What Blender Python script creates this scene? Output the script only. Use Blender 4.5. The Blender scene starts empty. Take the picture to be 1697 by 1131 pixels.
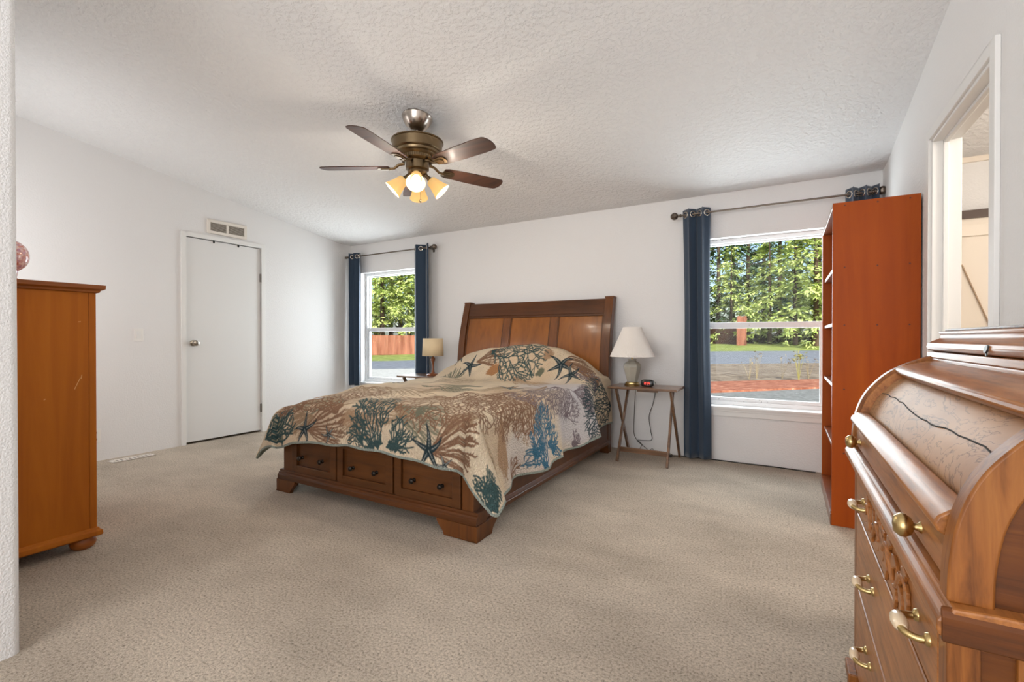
import bpy, bmesh, math, random
import numpy as np
from mathutils import Vector, Matrix
R = math.radians
S = bpy.context.scene
COL = S.collection
# ------------------------------------------------------------------ camera, sky, sun, exposure
cam_d = bpy.data.cameras.new('camera'); cam = bpy.data.objects.new('camera', cam_d); COL.objects.link(cam)
cam_d.sensor_width = 36; cam_d.lens = 778/1697*36; cam_d.clip_start = .02; cam_d.clip_end = 600
cam.location = (0, 0, 1.051); cam.rotation_euler = (R(90-.37), 0, R(30.3))
S.camera = cam
W = bpy.data.worlds.new('world'); S.world = W; W.use_nodes = True
wn = W.node_tree.nodes; wl = W.node_tree.links
sky = wn.new('ShaderNodeTexSky'); sky.sky_type = 'NISHITA'; sky.sun_disc = False
sky.sun_elevation = R(38); sky.sun_rotation = R(150); sky.air_density = 1.0; sky.dust_density = 2.2; sky.ozone_density = 1.0
wn['Background'].inputs[1].default_value = .26
wl.new(sky.outputs[0], wn['Background'].inputs[0])
def light(name, kind, loc, rot=(0, 0, 0), energy=10, color=(1, 1, 1), **kw):
    d = bpy.data.lights.new(name, kind); d.energy = energy; d.color = color
    for k, v in kw.items(): setattr(d, k, v)
    o = bpy.data.objects.new(name, d); COL.objects.link(o); o.location = loc; o.rotation_euler = rot
    return o
SUN = light('sun', 'SUN', (0, 0, 30), energy=5.2, color=(1, .95, .86), angle=R(.6))
SUN.rotation_euler = Vector((-.42, .72, -.62)).to_track_quat('-Z', 'Y').to_euler()
# added fill light before the closed end wall behind the camera
light('rear_fill', 'AREA', (-.78, -2.42, 1.5), (R(90), 0, 0), energy=96, color=(.975, .985, 1), shape='RECTANGLE', size=2.6, size_y=2.5)
# added fill for the left of the room, unseen behind the wall corner
light('front_fill', 'AREA', (-4.45, .545, 1.5), (R(90), 0, 0), energy=14, color=(.975, .985, 1), shape='RECTANGLE', size=.95, size_y=1.5)
# daylight of the two bedroom windows
WIN = [(-4.88, -3.94), (-.655, .295)]; WZ0, WZ1 = .47, 1.91
for (a, b) in WIN:
    light('window_daylight', 'AREA', ((a+b)/2, 4.66, (WZ0+WZ1)/2), (R(-90), 0, 0), energy=44, color=(.90, .95, 1), shape='RECTANGLE', size=b-a, size_y=WZ1-WZ0)
S.view_settings.view_transform = 'Standard'; S.view_settings.look = 'None'
S.view_settings.exposure = 0; S.view_settings.gamma = 1; S.view_settings.use_curve_mapping = False
S.cycles.max_bounces = 10; S.cycles.diffuse_bounces = 5; S.cycles.glossy_bounces = 4; S.cycles.transparent_max_bounces = 12
S.cycles.sample_clamp_indirect = 6; S.cycles.caustics_reflective = False; S.cycles.caustics_refractive = False

# ------------------------------------------------------------------ helpers
def srgb(r, g, b):
    f = lambda c: (c/255/12.92 if c/255 <= .04045 else ((c/255+.055)/1.055)**2.4)
    return (f(r), f(g), f(b), 1)
class MB:
    def __init__(s): s.v = []; s.f = []; s.mi = []
    def add(s, vs, fs, m=0):
        n = len(s.v); s.v += [tuple(v) for v in vs]; s.f += [tuple(i+n for i in f) for f in fs]; s.mi += [m]*len(fs); return s
    def box(s, x0, y0, z0, x1, y1, z1, m=0):
        x0, x1 = min(x0, x1), max(x0, x1); y0, y1 = min(y0, y1), max(y0, y1); z0, z1 = min(z0, z1), max(z0, z1)
        v = [(x, y, z) for x in (x0, x1) for y in (y0, y1) for z in (z0, z1)]
        return s.add(v, [(0, 1, 3, 2), (4, 6, 7, 5), (0, 4, 5, 1), (2, 3, 7, 6), (0, 2, 6, 4), (1, 5, 7, 3)], m)
    def prism(s, poly, axis, a, b, m=0):
        # poly: 2d outline; axis 'x': (y,z) pairs, 'y': (x,z) pairs, 'z': (x,y) pairs
        n = len(poly); g = {'x': lambda p, t: (t, p[0], p[1]), 'y': lambda p, t: (p[0], t, p[1]), 'z': lambda p, t: (p[0], p[1], t)}[axis]
        v = [g(p, a) for p in poly]+[g(p, b) for p in poly]
        f = [tuple(range(n))[::-1], tuple(range(n, 2*n))]+[(i, (i+1) % n, n+(i+1) % n, n+i) for i in range(n)]
        return s.add(v, f, m)
    def tube(s, pts, r, n=10, cap=True, flat=1.0):
        P = [Vector(p) for p in pts]; k = len(P); rr = [float(q) for q in r] if isinstance(r, (list, tuple)) else [float(r)]*k
        up = None; v = []
        for i, p in enumerate(P):
            t = (P[min(i+1, k-1)]-P[max(i-1, 0)]).normalized()
            if up is None:
                up = Vector((0, 0, 1)) if abs(t.z) < .9 else Vector((1, 0, 0))
            sx = t.cross(up).normalized(); up = sx.cross(t).normalized()
            for j in range(n):
                a = 2*math.pi*j/n; v.append(p+rr[i]*(sx*math.cos(a)+up*math.sin(a)*flat))
        f = [(i*n+j, i*n+(j+1) % n, (i+1)*n+(j+1) % n, (i+1)*n+j) for i in range(k-1) for j in range(n)]
        if cap: f += [tuple(range(n))[::-1], tuple(range((k-1)*n, k*n))]
        return s.add(v, f)
    def lathe(s, o, prof, n=32, axis=(0, 0, 1), mod=None):
        ax = Vector(axis).normalized(); u = ax.orthogonal().normalized(); w = ax.cross(u); o = Vector(o); v = []
        for (r, h) in prof:
            for j in range(n):
                a = 2*math.pi*j/n; q = r*(mod(a, h) if mod else 1)
                v.append(o+ax*h+q*(u*math.cos(a)+w*math.sin(a)))
        k = len(prof)
        f = [(i*n+j, i*n+(j+1) % n, (i+1)*n+(j+1) % n, (i+1)*n+j) for i in range(k-1) for j in range(n)]
        if prof[0][0] > 1e-4: f.append(tuple(range(n))[::-1])
        if prof[-1][0] > 1e-4: f.append(tuple(range((k-1)*n, k*n)))
        return s.add(v, f)
    def sphere(s, c, r, n=16, sc=(1, 1, 1)):
        pr = [(max(math.sin(math.pi*i/n), 1e-5), -math.cos(math.pi*i/n)) for i in range(n+1)]
        v = [(c[0]+r*sc[0]*q*math.cos(2*math.pi*j/(2*n)), c[1]+r*sc[1]*q*math.sin(2*math.pi*j/(2*n)), c[2]+r*sc[2]*h) for q, h in pr for j in range(2*n)]
        m = 2*n
        return s.add(v, [(i*m+j, i*m+(j+1) % m, (i+1)*m+(j+1) % m, (i+1)*m+j) for i in range(n) for j in range(m)])
    def grid(s, fn, nu, nv):
        v = [fn(i/nu, j/nv) for i in range(nu+1) for j in range(nv+1)]; m = nv+1
        return s.add(v, [(i*m+j, i*m+j+1, (i+1)*m+j+1, (i+1)*m+j) for i in range(nu) for j in range(nv)])
    def obox(s, p, q, w, t, side=(0, 1, 0)):
        # bar from p to q, w wide along side, t thick across
        p, q = Vector(p), Vector(q); d = (q-p).normalized(); sd = Vector(side); sd = (sd-d*sd.dot(d)).normalized(); nn = d.cross(sd)
        v = [b+sd*w/2*i+nn*t/2*j for b in (p, q) for i in (-1, 1) for j in (-1, 1)]
        return s.add(v, [(0, 1, 3, 2), (4, 6, 7, 5), (0, 4, 5, 1), (2, 3, 7, 6), (0, 2, 6, 4), (1, 5, 7, 3)])
    def build(s, name, mat, parent=None, bevel=0, smooth=None, solid=0, recalc=True, label=None, seg=2):
        off = wloc(parent)
        me = bpy.data.meshes.new(name); me.from_pydata([(a-off[0], b-off[1], c-off[2]) for a, b, c in s.v], [], s.f)
        for m in (mat if isinstance(mat, (list, tuple)) else [mat]): me.materials.append(m)
        if any(s.mi): me.polygons.foreach_set('material_index', s.mi)
        if recalc:
            bm = bmesh.new(); bm.from_mesh(me); bmesh.ops.remove_doubles(bm, verts=bm.verts, dist=1e-6); bmesh.ops.recalc_face_normals(bm, faces=bm.faces); bm.to_mesh(me); bm.free()
        if smooth is not None:
            me.polygons.foreach_set('use_smooth', [True]*len(me.polygons)); me.set_sharp_from_angle(angle=R(smooth))
        o = bpy.data.objects.new(name, me); COL.objects.link(o)
        if parent: o.parent = parent
        WL[o.name] = off
        if bevel:
            b = o.modifiers.new('bevel', 'BEVEL'); b.width = bevel; b.segments = seg; b.limit_method = 'ANGLE'; b.angle_limit = R(35)
        if solid:
            b = o.modifiers.new('solid', 'SOLIDIFY'); b.thickness = solid; b.offset = 0
        if label: o['label'] = label
        return o
WL = {}
def wloc(o): return (0, 0, 0) if o is None else WL[o.name]
def thing(name, label, cat, loc=(0, 0, 0), group=None):
    o = bpy.data.objects.new(name, None); COL.objects.link(o); o.location = loc; o.empty_display_size = .1
    WL[o.name] = tuple(loc); o['label'] = label; o['category'] = cat
    if group: o['group'] = group
    return o
def tag(o, label, cat, group=None, kind=None):
    o['label'] = label; o['category'] = cat
    if group: o['group'] = group
    if kind: o['kind'] = kind
    return o
def struct(o, label=None, cat=None):
    o['kind'] = 'structure'
    if label: o['label'] = label; o['category'] = cat or 'structure'
    return o
def sroot(name, label, cat, loc=(0, 0, 0)):
    o = thing(name, label, cat, loc); o['kind'] = 'structure'; return o
# ---- materials
def mat(name, color, rough=.6, metal=0, spec=.5, coat=0, emis=None, estr=0, alpha=None):
    m = bpy.data.materials.new(name); m.use_nodes = True; b = m.node_tree.nodes['Principled BSDF']
    b.inputs['Base Color'].default_value = color if len(color) == 4 else (*color, 1)
    b.inputs['Roughness'].default_value = rough; b.inputs['Metallic'].default_value = metal
    b.inputs['Specular IOR Level'].default_value = spec; b.inputs['Coat Weight'].default_value = coat; b.inputs['Coat Roughness'].default_value = .12
    if emis: b.inputs['Emission Color'].default_value = emis; b.inputs['Emission Strength'].default_value = estr
    return m
def nodes(m): return m.node_tree.nodes, m.node_tree.links, m.node_tree.nodes['Principled BSDF']
def noise(m, scale=5, detail=3, rough=.5, vscale=(1, 1, 1), dist=0, coord='Object', rot=(0, 0, 0)):
    n, l, b = nodes(m)
    tc = n.new('ShaderNodeTexCoord'); mp = n.new('ShaderNodeMapping'); mp.inputs['Scale'].default_value = vscale; mp.inputs['Rotation'].default_value = rot
    t = n.new('ShaderNodeTexNoise'); t.inputs['Scale'].default_value = scale; t.inputs['Detail'].default_value = detail
    t.inputs['Roughness'].default_value = rough; t.inputs['Distortion'].default_value = dist
    l.new(tc.outputs[coord], mp.inputs[0]); l.new(mp.outputs[0], t.inputs[0]); return t
def ramp(m, src, stops, out='Fac'):
    n, l, b = nodes(m); r = n.new('ShaderNodeValToRGB'); e = r.color_ramp.elements
    while len(e) < len(stops): e.new(.5)
    for x, (p, c) in zip(e, stops): x.position = p; x.color = c if len(c) == 4 else (*c, 1)
    l.new(src, r.inputs[0]); return r
def bump(m, src, strength=.3, dist=.01):
    n, l, b = nodes(m); k = n.new('ShaderNodeBump'); k.inputs['Strength'].default_value = strength; k.inputs['Distance'].default_value = dist
    l.new(src, k.inputs['Height']); l.new(k.outputs[0], b.inputs['Normal']); return k
def mix(m, fac, a, b_, mode='MIX'):
    n, l, b = nodes(m); x = n.new('ShaderNodeMix'); x.data_type = 'RGBA'; x.blend_type = mode
    for k, v in ((0, fac), (6, a), (7, b_)):
        if isinstance(v, (int, float)): x.inputs[k].default_value = v
        elif isinstance(v, tuple): x.inputs[k].default_value = v
        else: l.new(v, x.inputs[k])
    return x.outputs[2]
def setcol(m, out): m.node_tree.links.new(out, m.node_tree.nodes['Principled BSDF'].inputs['Base Color'])
def wood(name, dark, mid, light_, axis='z', scale=7, rough=.38, coat=.25, blotch=.35, bstr=.05, spec=.5, stretch=.08):
    m = mat(name, mid, rough, coat=coat, spec=spec)
    vs = {'x': (stretch, 1, 1), 'y': (1, stretch, 1), 'z': (1, 1, stretch)}[axis]
    t = noise(m, scale*4, 6, .62, vs, .6); t2 = noise(m, scale*.45, 3, .55, (1, 1, .5))
    r = ramp(m, t.outputs['Fac'], [(.28, dark), (.5, mid), (.72, light_)])
    r2 = ramp(m, t2.outputs['Fac'], [(.3, (1-blotch,)*3), (.68, (1, 1, 1))])
    setcol(m, mix(m, 1.0, r.outputs[0], r2.outputs[0], 'MULTIPLY')); bump(m, t.outputs['Fac'], bstr, .004)
    return m
def drywall(name, col, scale, strength, dist, lo=.35, hi=.65):
    m = mat(name, col, .92, spec=.25); t = noise(m, scale, 3, .55); r = ramp(m, t.outputs['Fac'], [(lo, (0, 0, 0)), (hi, (1, 1, 1))]); bump(m, r.outputs[0], strength, dist); return m
M = {}
M['wall'] = drywall('wall_paint', (.80, .79, .785), 85, .22, .004)
M['wall_near'] = drywall('wall_paint_coarse', (.80, .79, .785), 150, .5, .004)
M['ceiling'] = drywall('ceiling_texture', (.80, .79, .785), 34, .55, .008, .42, .6)
M['white'] = mat('white_paint', (.80, .79, .77), .45)
M['door'] = mat('door_paint', (.77, .765, .755), .42)
M['cream'] = mat('cream_paint', (.80, .72, .62), .5)
M['plastic'] = mat('white_plastic', (.83, .81, .78), .35)
M['dark'] = mat('dark_gap', (.02, .018, .016), .8)
M['black'] = mat('black_metal', (.015, .014, .013), .4)
m = mat('carpet', (.4, .35, .29), 1, spec=.05); M['carpet'] = m
t1 = noise(m, 105, 4, .8); t2 = noise(m, 1.3, 3, .6, (1, 1.6, 1)); t3 = noise(m, 420, 2, .6)
c = ramp(m, t1.outputs['Fac'], [(.33, (.25, .203, .157)), (.47, (.59, .50, .405)), (.64, (.80, .69, .57))])
c2 = ramp(m, t2.outputs['Fac'], [(.34, (.76, .755, .75)), (.62, (1, 1, 1))])
setcol(m, mix(m, 1.0, c.outputs[0], c2.outputs[0], 'MULTIPLY')); bump(m, t1.outputs['Fac'], .9, .012)
m = mat('window_vinyl', (.80, .80, .80), .35); M['vinyl'] = m
t1 = noise(m, 38, 4, .7); t2 = noise(m, 7, 2); k = mix(m, 1.0, ramp(m, t1.outputs['Fac'], [(.62, (0, 0, 0)), (.68, (1, 1, 1))]).outputs[0], ramp(m, t2.outputs['Fac'], [(.5, (0, 0, 0)), (.6, (1, 1, 1))]).outputs[0], 'MULTIPLY')
setcol(m, mix(m, k, (.80, .80, .80, 1), (.22, .22, .23, 1)))
m = bpy.data.materials.new('window_glass'); m.use_nodes = True; n = m.node_tree.nodes; l = m.node_tree.links; n.clear(); M['glass'] = m
o_ = n.new('ShaderNodeOutputMaterial'); a_ = n.new('ShaderNodeBsdfTransparent'); a_.inputs[0].default_value = (.96, .98, .97, 1); g_ = n.new('ShaderNodeBsdfGlossy'); g_.inputs['Roughness'].default_value = .02; x_ = n.new('ShaderNodeMixShader'); x_.inputs[0].default_value = .006
l.new(a_.outputs[0], x_.inputs[1]); l.new(g_.outputs[0], x_.inputs[2]); l.new(x_.outputs[0], o_.inputs[0])

# ------------------------------------------------------------------ room shell
XL, XR, YB, YF, XC = -5.07, .61, 4.375, .52, -2.2
YE, YK, SL, ZC = -2.6, 4.2, .152, 2.29
def zc(y): return ZC+max(0, YK-y)*SL
struct(MB().box(-5.3, YE, -.12, 2.6, YB+.16, 0).build('floor', M['carpet']), 'beige cut pile carpet floor', 'floor')
MB().prism([(YB+.3, ZC), (YK, ZC), (YE-.1, zc(YE-.1)), (YE-.1, zc(YE-.1)+.15), (YK, ZC+.15), (YB+.3, ZC+.15)], 'x', -5.35, 2.65).build('ceiling', M['ceiling'])
struct(bpy.data.objects['ceiling'], 'white textured sloping ceiling', 'ceiling')
# back wall with the two window holes
b = MB(); Y1 = YB+.16; ZT = ZC+.06
xs = [-5.3, WIN[0][0], WIN[0][1], WIN[1][0], WIN[1][1], 2.6]
for i in range(5):
    if i in (1, 3): b.box(xs[i], YB, -.1, xs[i+1], Y1, WZ0-.02); b.box(xs[i], YB, WZ1, xs[i+1], Y1, ZT)
    else: b.box(xs[i], YB, -.1, xs[i+1], Y1, ZT)
struct(b.build('wall_back', M['wall'], recalc=False), 'white back wall with two windows behind the bed', 'wall')
def ywall(x0, x1, spans):
    b = MB()
    for (y0, y1, z0, z1) in spans:
        t0, t1 = (zc(y0)+.05, zc(y1)+.05) if z1 is None else (z1, z1)
        pl = [(y0, z0), (y1, z0), (y1, t1)]+([(YK, ZC+.05)] if z1 is None and y0 < YK < y1 else [])+[(y0, t0)]
        b.prism(pl, 'x', x0, x1)
    return b
DY0, DY1, DZ = 2.352, 3.118, 2.052
b = ywall(XL-.13, XL, [(YE, DY0, -.1, None), (DY0, DY1, DZ, None), (DY1, YB+.1, -.1, None)])
b.box(XL-.2, DY0-.1, -.1, XL-.13, DY1+.1, DZ+.1)
struct(b.build('wall_left', M['wall']), 'white left wall with the closed flat door', 'wall')
OY0, OY1, OZ = 2.205, 3.003, 2.012
struct(ywall(XR, XR+.1, [(YE, OY0, -.1, None), (OY0, OY1, OZ, None), (OY1, YB+.1, -.1, None)]).build('wall_right', M['wall']), 'white right wall with the open doorway behind the desk', 'wall')
# block of wall whose rounded corner shows at the left edge
b = MB(); r = .022; ol = [(-5.3, YE), (XC, YE)]+[(XC-r+r*math.cos(a), YF-r+r*math.sin(a)) for a in np.linspace(0, math.pi/2, 7)]+[(-5.3, YF)]
n_ = len(ol); b.add([(x, y, -.1) for x, y in ol]+[(x, y, zc(y)+.06) for x, y in ol], [tuple(range(n_))[::-1], tuple(range(n_, 2*n_))]+[(i, (i+1) % n_, n_+(i+1) % n_, n_+i) for i in range(n_)])
struct(b.build('wall_front', M['wall_near'], smooth=35), 'white wall corner at the left edge in front of the chest', 'wall')
struct(MB().box(-2.3, YE, -.1, 2.6, YE+.1, 3.4).build('wall_rear', M['wall']), 'white end wall behind the camera', 'wall')
# bathroom beyond the doorway
struct(ywall(2.45, 2.6, [(YE, YB+.1, -.1, None)]).build('wall_bathroom_right', M['wall']), 'far side wall of the bathroom', 'wall')
struct(MB().box(XR+.1, 1.2, -.1, 2.5, 1.3, 2.9).build('wall_bathroom_front', M['wall']), 'near wall of the bathroom', 'wall')
light('bathroom_fill', 'POINT', (1.7, 2.5, 2.1), energy=48, color=(1, .9, .78), shadow_soft_size=.12)  # added point light without a fixture, brightens the closed bathroom
struct(MB().box(XR+.1, YB-.02, 2.255, 2.45, YB, 2.29).build('trim_3', M['cream']), 'thin cream trim strip along the bathroom ceiling', 'trim')
t = thing('barn_door', 'cream sliding barn door with diagonal seam under dark track beyond the doorway', 'door', (1.3, YB-.06, 0))
b = MB(); b.box(.72, YB-.06, .03, 1.9, YB-.03, 1.86); b.build('panel', M['cream'], t)
b = MB(); b.box(.72, YB-.075, 1.74, 1.9, YB-.06, 1.815); b.build('rail', M['cream'], t, bevel=.002)
b = MB(); b.box(.72, YB-.075, 1.86, 1.9, YB-.03, 1.915); b.build('track', mat('dark_brown_metal', srgb(70, 50, 38), .5), t, label='dark brown track')
b = MB(); b.obox((1.03, YB-.068, 1.55), (1.26, YB-.068, .87), .005, .014, (1, 0, .3)); b.build('brace', mat('tan_seam', srgb(176, 150, 122), .6), t, label='tan diagonal seam')
# doorway casing on the right wall
b = MB()
for y0, y1 in ((OY0-.048, OY0), (OY1, OY1+.048)): b.box(XR-.016, y0, 0, XR, y1, OZ+.045)
b.box(XR-.016, OY0, OZ, XR, OY1, OZ+.045)
for y0, y1 in ((OY0, OY0+.014), (OY1-.014, OY1)): b.box(XR-.004, y0, 0, XR+.104, y1, OZ)
b.box(XR-.004, OY0, OZ-.014, XR+.104, OY1, OZ); b.box(XR+.035, OY0+.014, OZ-.028, XR+.055, OY1-.014, OZ-.014)
b.box(XR+.035, OY1-.026, 0, XR+.055, OY1-.014, OZ-.014)
struct(b.build('trim_2', M['white'], bevel=.003), 'white casing of the open doorway behind the desk', 'trim')
# left wall door
d = sroot('door_1', 'closed flat white door with round knob in the left wall', 'door', (XL, DY0, 0))
MB().box(XL-.045, DY0+.006, .022, XL-.008, DY1-.006, DZ-.008).build('slab', M['door'], d, bevel=.002)
kb = MB(); kb.lathe((XL-.008, 2.425, 1.0), [(.031, 0), (.031, .006), (.014, .01), (.012, .03), (.024, .036), (.029, .048), (.027, .06), (.014, .066), (0, .067)], 24, (1, 0, 0))
M['nickel'] = mat('brushed_nickel', (.42, .38, .33), .28, 1); M['hinge'] = mat('dull_metal', (.30, .28, .26), .4, 1)
kb.build('door_knob', M['nickel'], d, smooth=50, label='satin nickel door knob')
for z in (.27, 1.72):
    h = MB(); h.box(XL-.01, DY1-.012, z-.045, XL+.006, DY1+.006, z+.045); h.tube([(XL+.006, DY1-.003, z-.047), (XL+.006, DY1-.003, z+.047)], .005, 8); h.build('hinge', M['hinge'], d, label='dull metal hinge')
b = MB(); w_ = .042
for y0, y1 in ((DY0-w_, DY0), (DY1, DY1+w_)): b.box(XL, y0, 0, XL+.014, y1, DZ+w_)
b.box(XL, DY0, DZ, XL+.014, DY1, DZ+w_)
struct(b.build('trim_1', M['white'], bevel=.003), 'white casing around the closed flat door', 'trim')
for y, w in ((2.62, 'left of the two small black hooks over the top of the white door'), (2.87, 'right of the two small black hooks over the top of the white door')):
    h = MB(); h.box(XL-.012, y-.007, DZ-.022, XL+.004, y+.007, DZ-.001); h.box(XL-.01, y-.004, DZ-.03, XL+.008, y+.004, DZ-.018)
    tag(h.build('door_hook', M['black'], bevel=.001), w, 'hook', 'over-door hooks')
# windows
def window(i, x0, x1, lab):
    w = sroot('window_%d' % i, lab, 'window', ((x0+x1)/2, YB, WZ0)); yo, yi = YB+.145, YB+.075; f = .035
    b = MB(); b.box(x0, yi, WZ0, x0+f, yo, WZ1); b.box(x1-f, yi, WZ0, x1, yo, WZ1); b.box(x0+f, yi, WZ1-f, x1-f, yo, WZ1); b.box(x0+f, yi, WZ0, x1-f, yo, WZ0+f)
    b.build('window_frame', M['vinyl'], w, bevel=.003)
    zm = 1.165; g = .03
    b = MB(); ya, yb = YB+.085, YB+.112; a0, a1 = x0+f, x1-f; zb = WZ0+f
    b.box(a0, ya, zb, a0+g, yb, zm+.02); b.box(a1-g, ya, zb, a1, yb, zm+.02); b.box(a0+g, ya, zm-.03, a1-g, yb, zm+.02); b.box(a0+g, ya, zb, a1-g, yb, zb+.03)
    sh = b.build('lower_sash', M['vinyl'], w, bevel=.003)
    MB().box(a0+g, YB+.097, zb+.03, a1-g, YB+.1, zm-.03).build('pane', M['glass'], sh)
    b = MB(); ya, yb = YB+.113, YB+.14; g = .014
    b.box(a0, ya, zm-.015, a0+g, yb, WZ1-f); b.box(a1-g, ya, zm-.015, a1, yb, WZ1-f); b.box(a0+g, ya, zm-.015, a1-g, yb, zm+.015); b.box(a0+g, ya, WZ1-f-g, a1-g, yb, WZ1-f)
    sh = b.build('upper_sash', M['vinyl'], w, bevel=.002)
    MB().box(a0+g, YB+.125, zm+.015, a1-g, YB+.128, WZ1-f-g).build('pane', M['glass'], sh)
    b = MB(); b.prism([(YB-.035, WZ0-.022), (YB-.035, WZ0-.006), (YB-.029, WZ0), (yi, WZ0), (yi, WZ0-.022)], 'x', x0-.05, x1+.05); b.build('window_sill', M['white'], w, bevel=.002)
    b = MB(); b.box(x0-.03, YB-.014, WZ0-.085, x1+.03, YB, WZ0-.022); b.box(x0-.03, YB-.02, WZ0-.045, x1+.03, YB, WZ0-.022); b.build('apron', M['white'], w, bevel=.003)
window(1, *WIN[0], 'white single hung window left of the bed'); window(2, *WIN[1], 'white single hung window right of the bed, beside the bookshelf')
# registers, switch, outlet
M['vent'] = mat('cream_vent', (.78, .72, .65), .5); M['ventdark'] = mat('vent_shadow', (.2, .17, .14), .8)
t = thing('air_vent', 'cream louvred air vent on the wall above the white door', 'vent', (XL, 2.55, 2.12))
y0, y1, z0, z1 = 2.548, 2.955, 2.118, 2.262; b = MB(); ym = (y0+y1)/2
b.box(XL, y0, z0, XL+.012, y0+.03, z1); b.box(XL, y1-.03, z0, XL+.012, y1, z1); b.box(XL, y0+.03, z0, XL+.012, y1-.03, z0+.03); b.box(XL, y0+.03, z1-.03, XL+.012, y1-.03, z1); b.box(XL, ym-.011, z0+.03, XL+.012, ym+.011, z1-.03)
b.build('frame', M['vent'], t, bevel=.003)
MB().box(XL, y0+.03, z0+.03, XL+.002, y1-.03, z1-.03).build('backing', M['ventdark'], t)
for k in range(8):
    z = z0+.036+k*.0103
    b = MB()
    for a, c in ((y0+.03, ym-.011), (ym+.011, y1-.03)): b.prism([(XL+.002, z+.003), (XL+.0105, z), (XL+.0105, z+.0016), (XL+.002, z+.0046)], 'y', a, c)
    b.build('slat', M['vent'], t)
t = thing('floor_register', 'small cream floor register in the carpet below the light switch', 'vent', (-4.9, 1.86, 0))
b = MB(); x0, x1, y0, y1 = -4.965, -4.855, 1.70, 2.01; b.box(x0, y0, 0, x0+.016, y1, .008); b.box(x1-.016, y0, 0, x1, y1, .008); b.box(x0, y0, 0, x1, y0+.02, .008); b.box(x0, y1-.02, 0, x1, y1, .008); b.build('frame', M['vent'], t, bevel=.002)
MB().box(x0+.016, y0+.02, 0, x1-.016, y1-.02, .002).build('backing', M['ventdark'], t)
for k in range(9):
    y = y0+.028+k*.03; MB().box(x0+.016, y, .001, x1-.016, y+.014, .006).build('slat', M['vent'], t)
t = thing('light_switch', 'white rocker light switch on the left wall beside the door', 'switch', (XL, 1.966, 1.08))
MB().box(XL, 1.93, 1.02, XL+.006, 2.002, 1.136).build('plate', M['plastic'], t, bevel=.002)
MB().prism([(XL+.006, 1.045), (XL+.011, 1.045), (XL+.007, 1.112), (XL+.006, 1.112)], 'y', 1.949, 1.983).build('rocker', M['white'], t, bevel=.001)
t = thing('wall_outlet', 'white electrical outlet low on the left wall beside the chest', 'outlet', (XL, 1.66, .215))
MB().box(XL, 1.618, .155, XL+.006, 1.69, .275).build('plate', M['plastic'], t, bevel=.002)
for z in (.187, .243):
    s_ = MB(); s_.box(XL+.006, 1.638, z-.016, XL+.0085, 1.672, z+.016); s_ = s_.build('socket', M['white'], t, bevel=.003)
    MB().box(XL+.0085, 1.646, z-.006, XL+.0088, 1.649, z+.008).box(XL+.0085, 1.660, z-.006, XL+.0088, 1.663, z+.008).build('slot', M['dark'], s_)

# ------------------------------------------------------------------ curtains
m = mat('navy_curtain', srgb(42, 60, 80), .75, spec=.35); M['curtain'] = m
m.node_tree.nodes['Principled BSDF'].inputs['Sheen Weight'].default_value = .3
t1 = noise(m, 300, 2, .5, (1, 1, .1)); bump(m, t1.outputs['Fac'], .06, .002)
M['rod'] = mat('bronze_rod', (.16, .13, .105), .35, .9); M['grommet'] = mat('grommet_nickel', (.62, .57, .5), .22, 1)
RY, RZ = 4.272, 2.115
def curtain(x0, x1, zb, label, waves=2.5, amp=.035, ph=0., taper=0., side=1):
    t = thing('curtain', label, 'curtain', ((x0+x1)/2, RY, RZ), 'navy grommet curtains')
    n = 96; zt = RZ+.045
    def fn(u, v):
        a = 2*math.pi*waves*u+ph; tri = math.asin(.93*math.sin(a))/1.2
        z = zt+(zb-zt)*v; sp = 1-.10*math.sin(math.pi*min(v*1.2, 1))*taper
        xc = (x0+x1)/2; x = xc+(x0+(x1-x0)*u-xc)*sp+.008*math.sin(a*2)*(1-v)+side*taper*.02*v
        fl = 1-.25*v+.12*math.sin(7*v+5*u)*v
        return (x, RY+amp*tri*fl+.006*math.sin(3*v+9*u)*v, z)
    c_ = MB(); c_.grid(fn, n, 40); c_.build('fabric', M['curtain'], t, smooth=80, solid=.003, recalc=False)
    k = 0
    for i in range(int(waves*2)+1):
        u = (i*math.pi-ph)/(2*math.pi*waves)
        if .02 < u < .98:
            p = fn(u, 0); g = MB(); q = fn(u+.01, 0); d = Vector((q[0]-p[0], q[1]-p[1], 0)).normalized(); nn = Vector((-d.y, d.x, 0)); c0 = Vector((p[0], RY, RZ))
            pts = [c0+.023*(d*math.cos(a)+Vector((0, 0, 1))*math.sin(a)) for a in np.linspace(0, 2*math.pi, 21)]
            g.tube(pts, .0062, 8, cap=False); g.build('grommet', M['grommet'], t, smooth=60, label='nickel grommet ring')
    return t
curtain(-5.01, -4.79, .43, 'narrow navy curtain in the left corner of the back wall', 2.5, .04, .4)
curtain(-3.865, -3.60, .03, 'wide flat navy curtain behind the small wooden lamp', 1.5, .042, 2.2)
curtain(-.79, -.565, .02, 'long navy curtain between the tray table and the right window', 2.0, .038, 1.2, taper=1)
curtain(.375, .565, .03, 'navy curtain whose pleated top shows above the bookshelf', 2.5, .045, 1.0)
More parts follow.
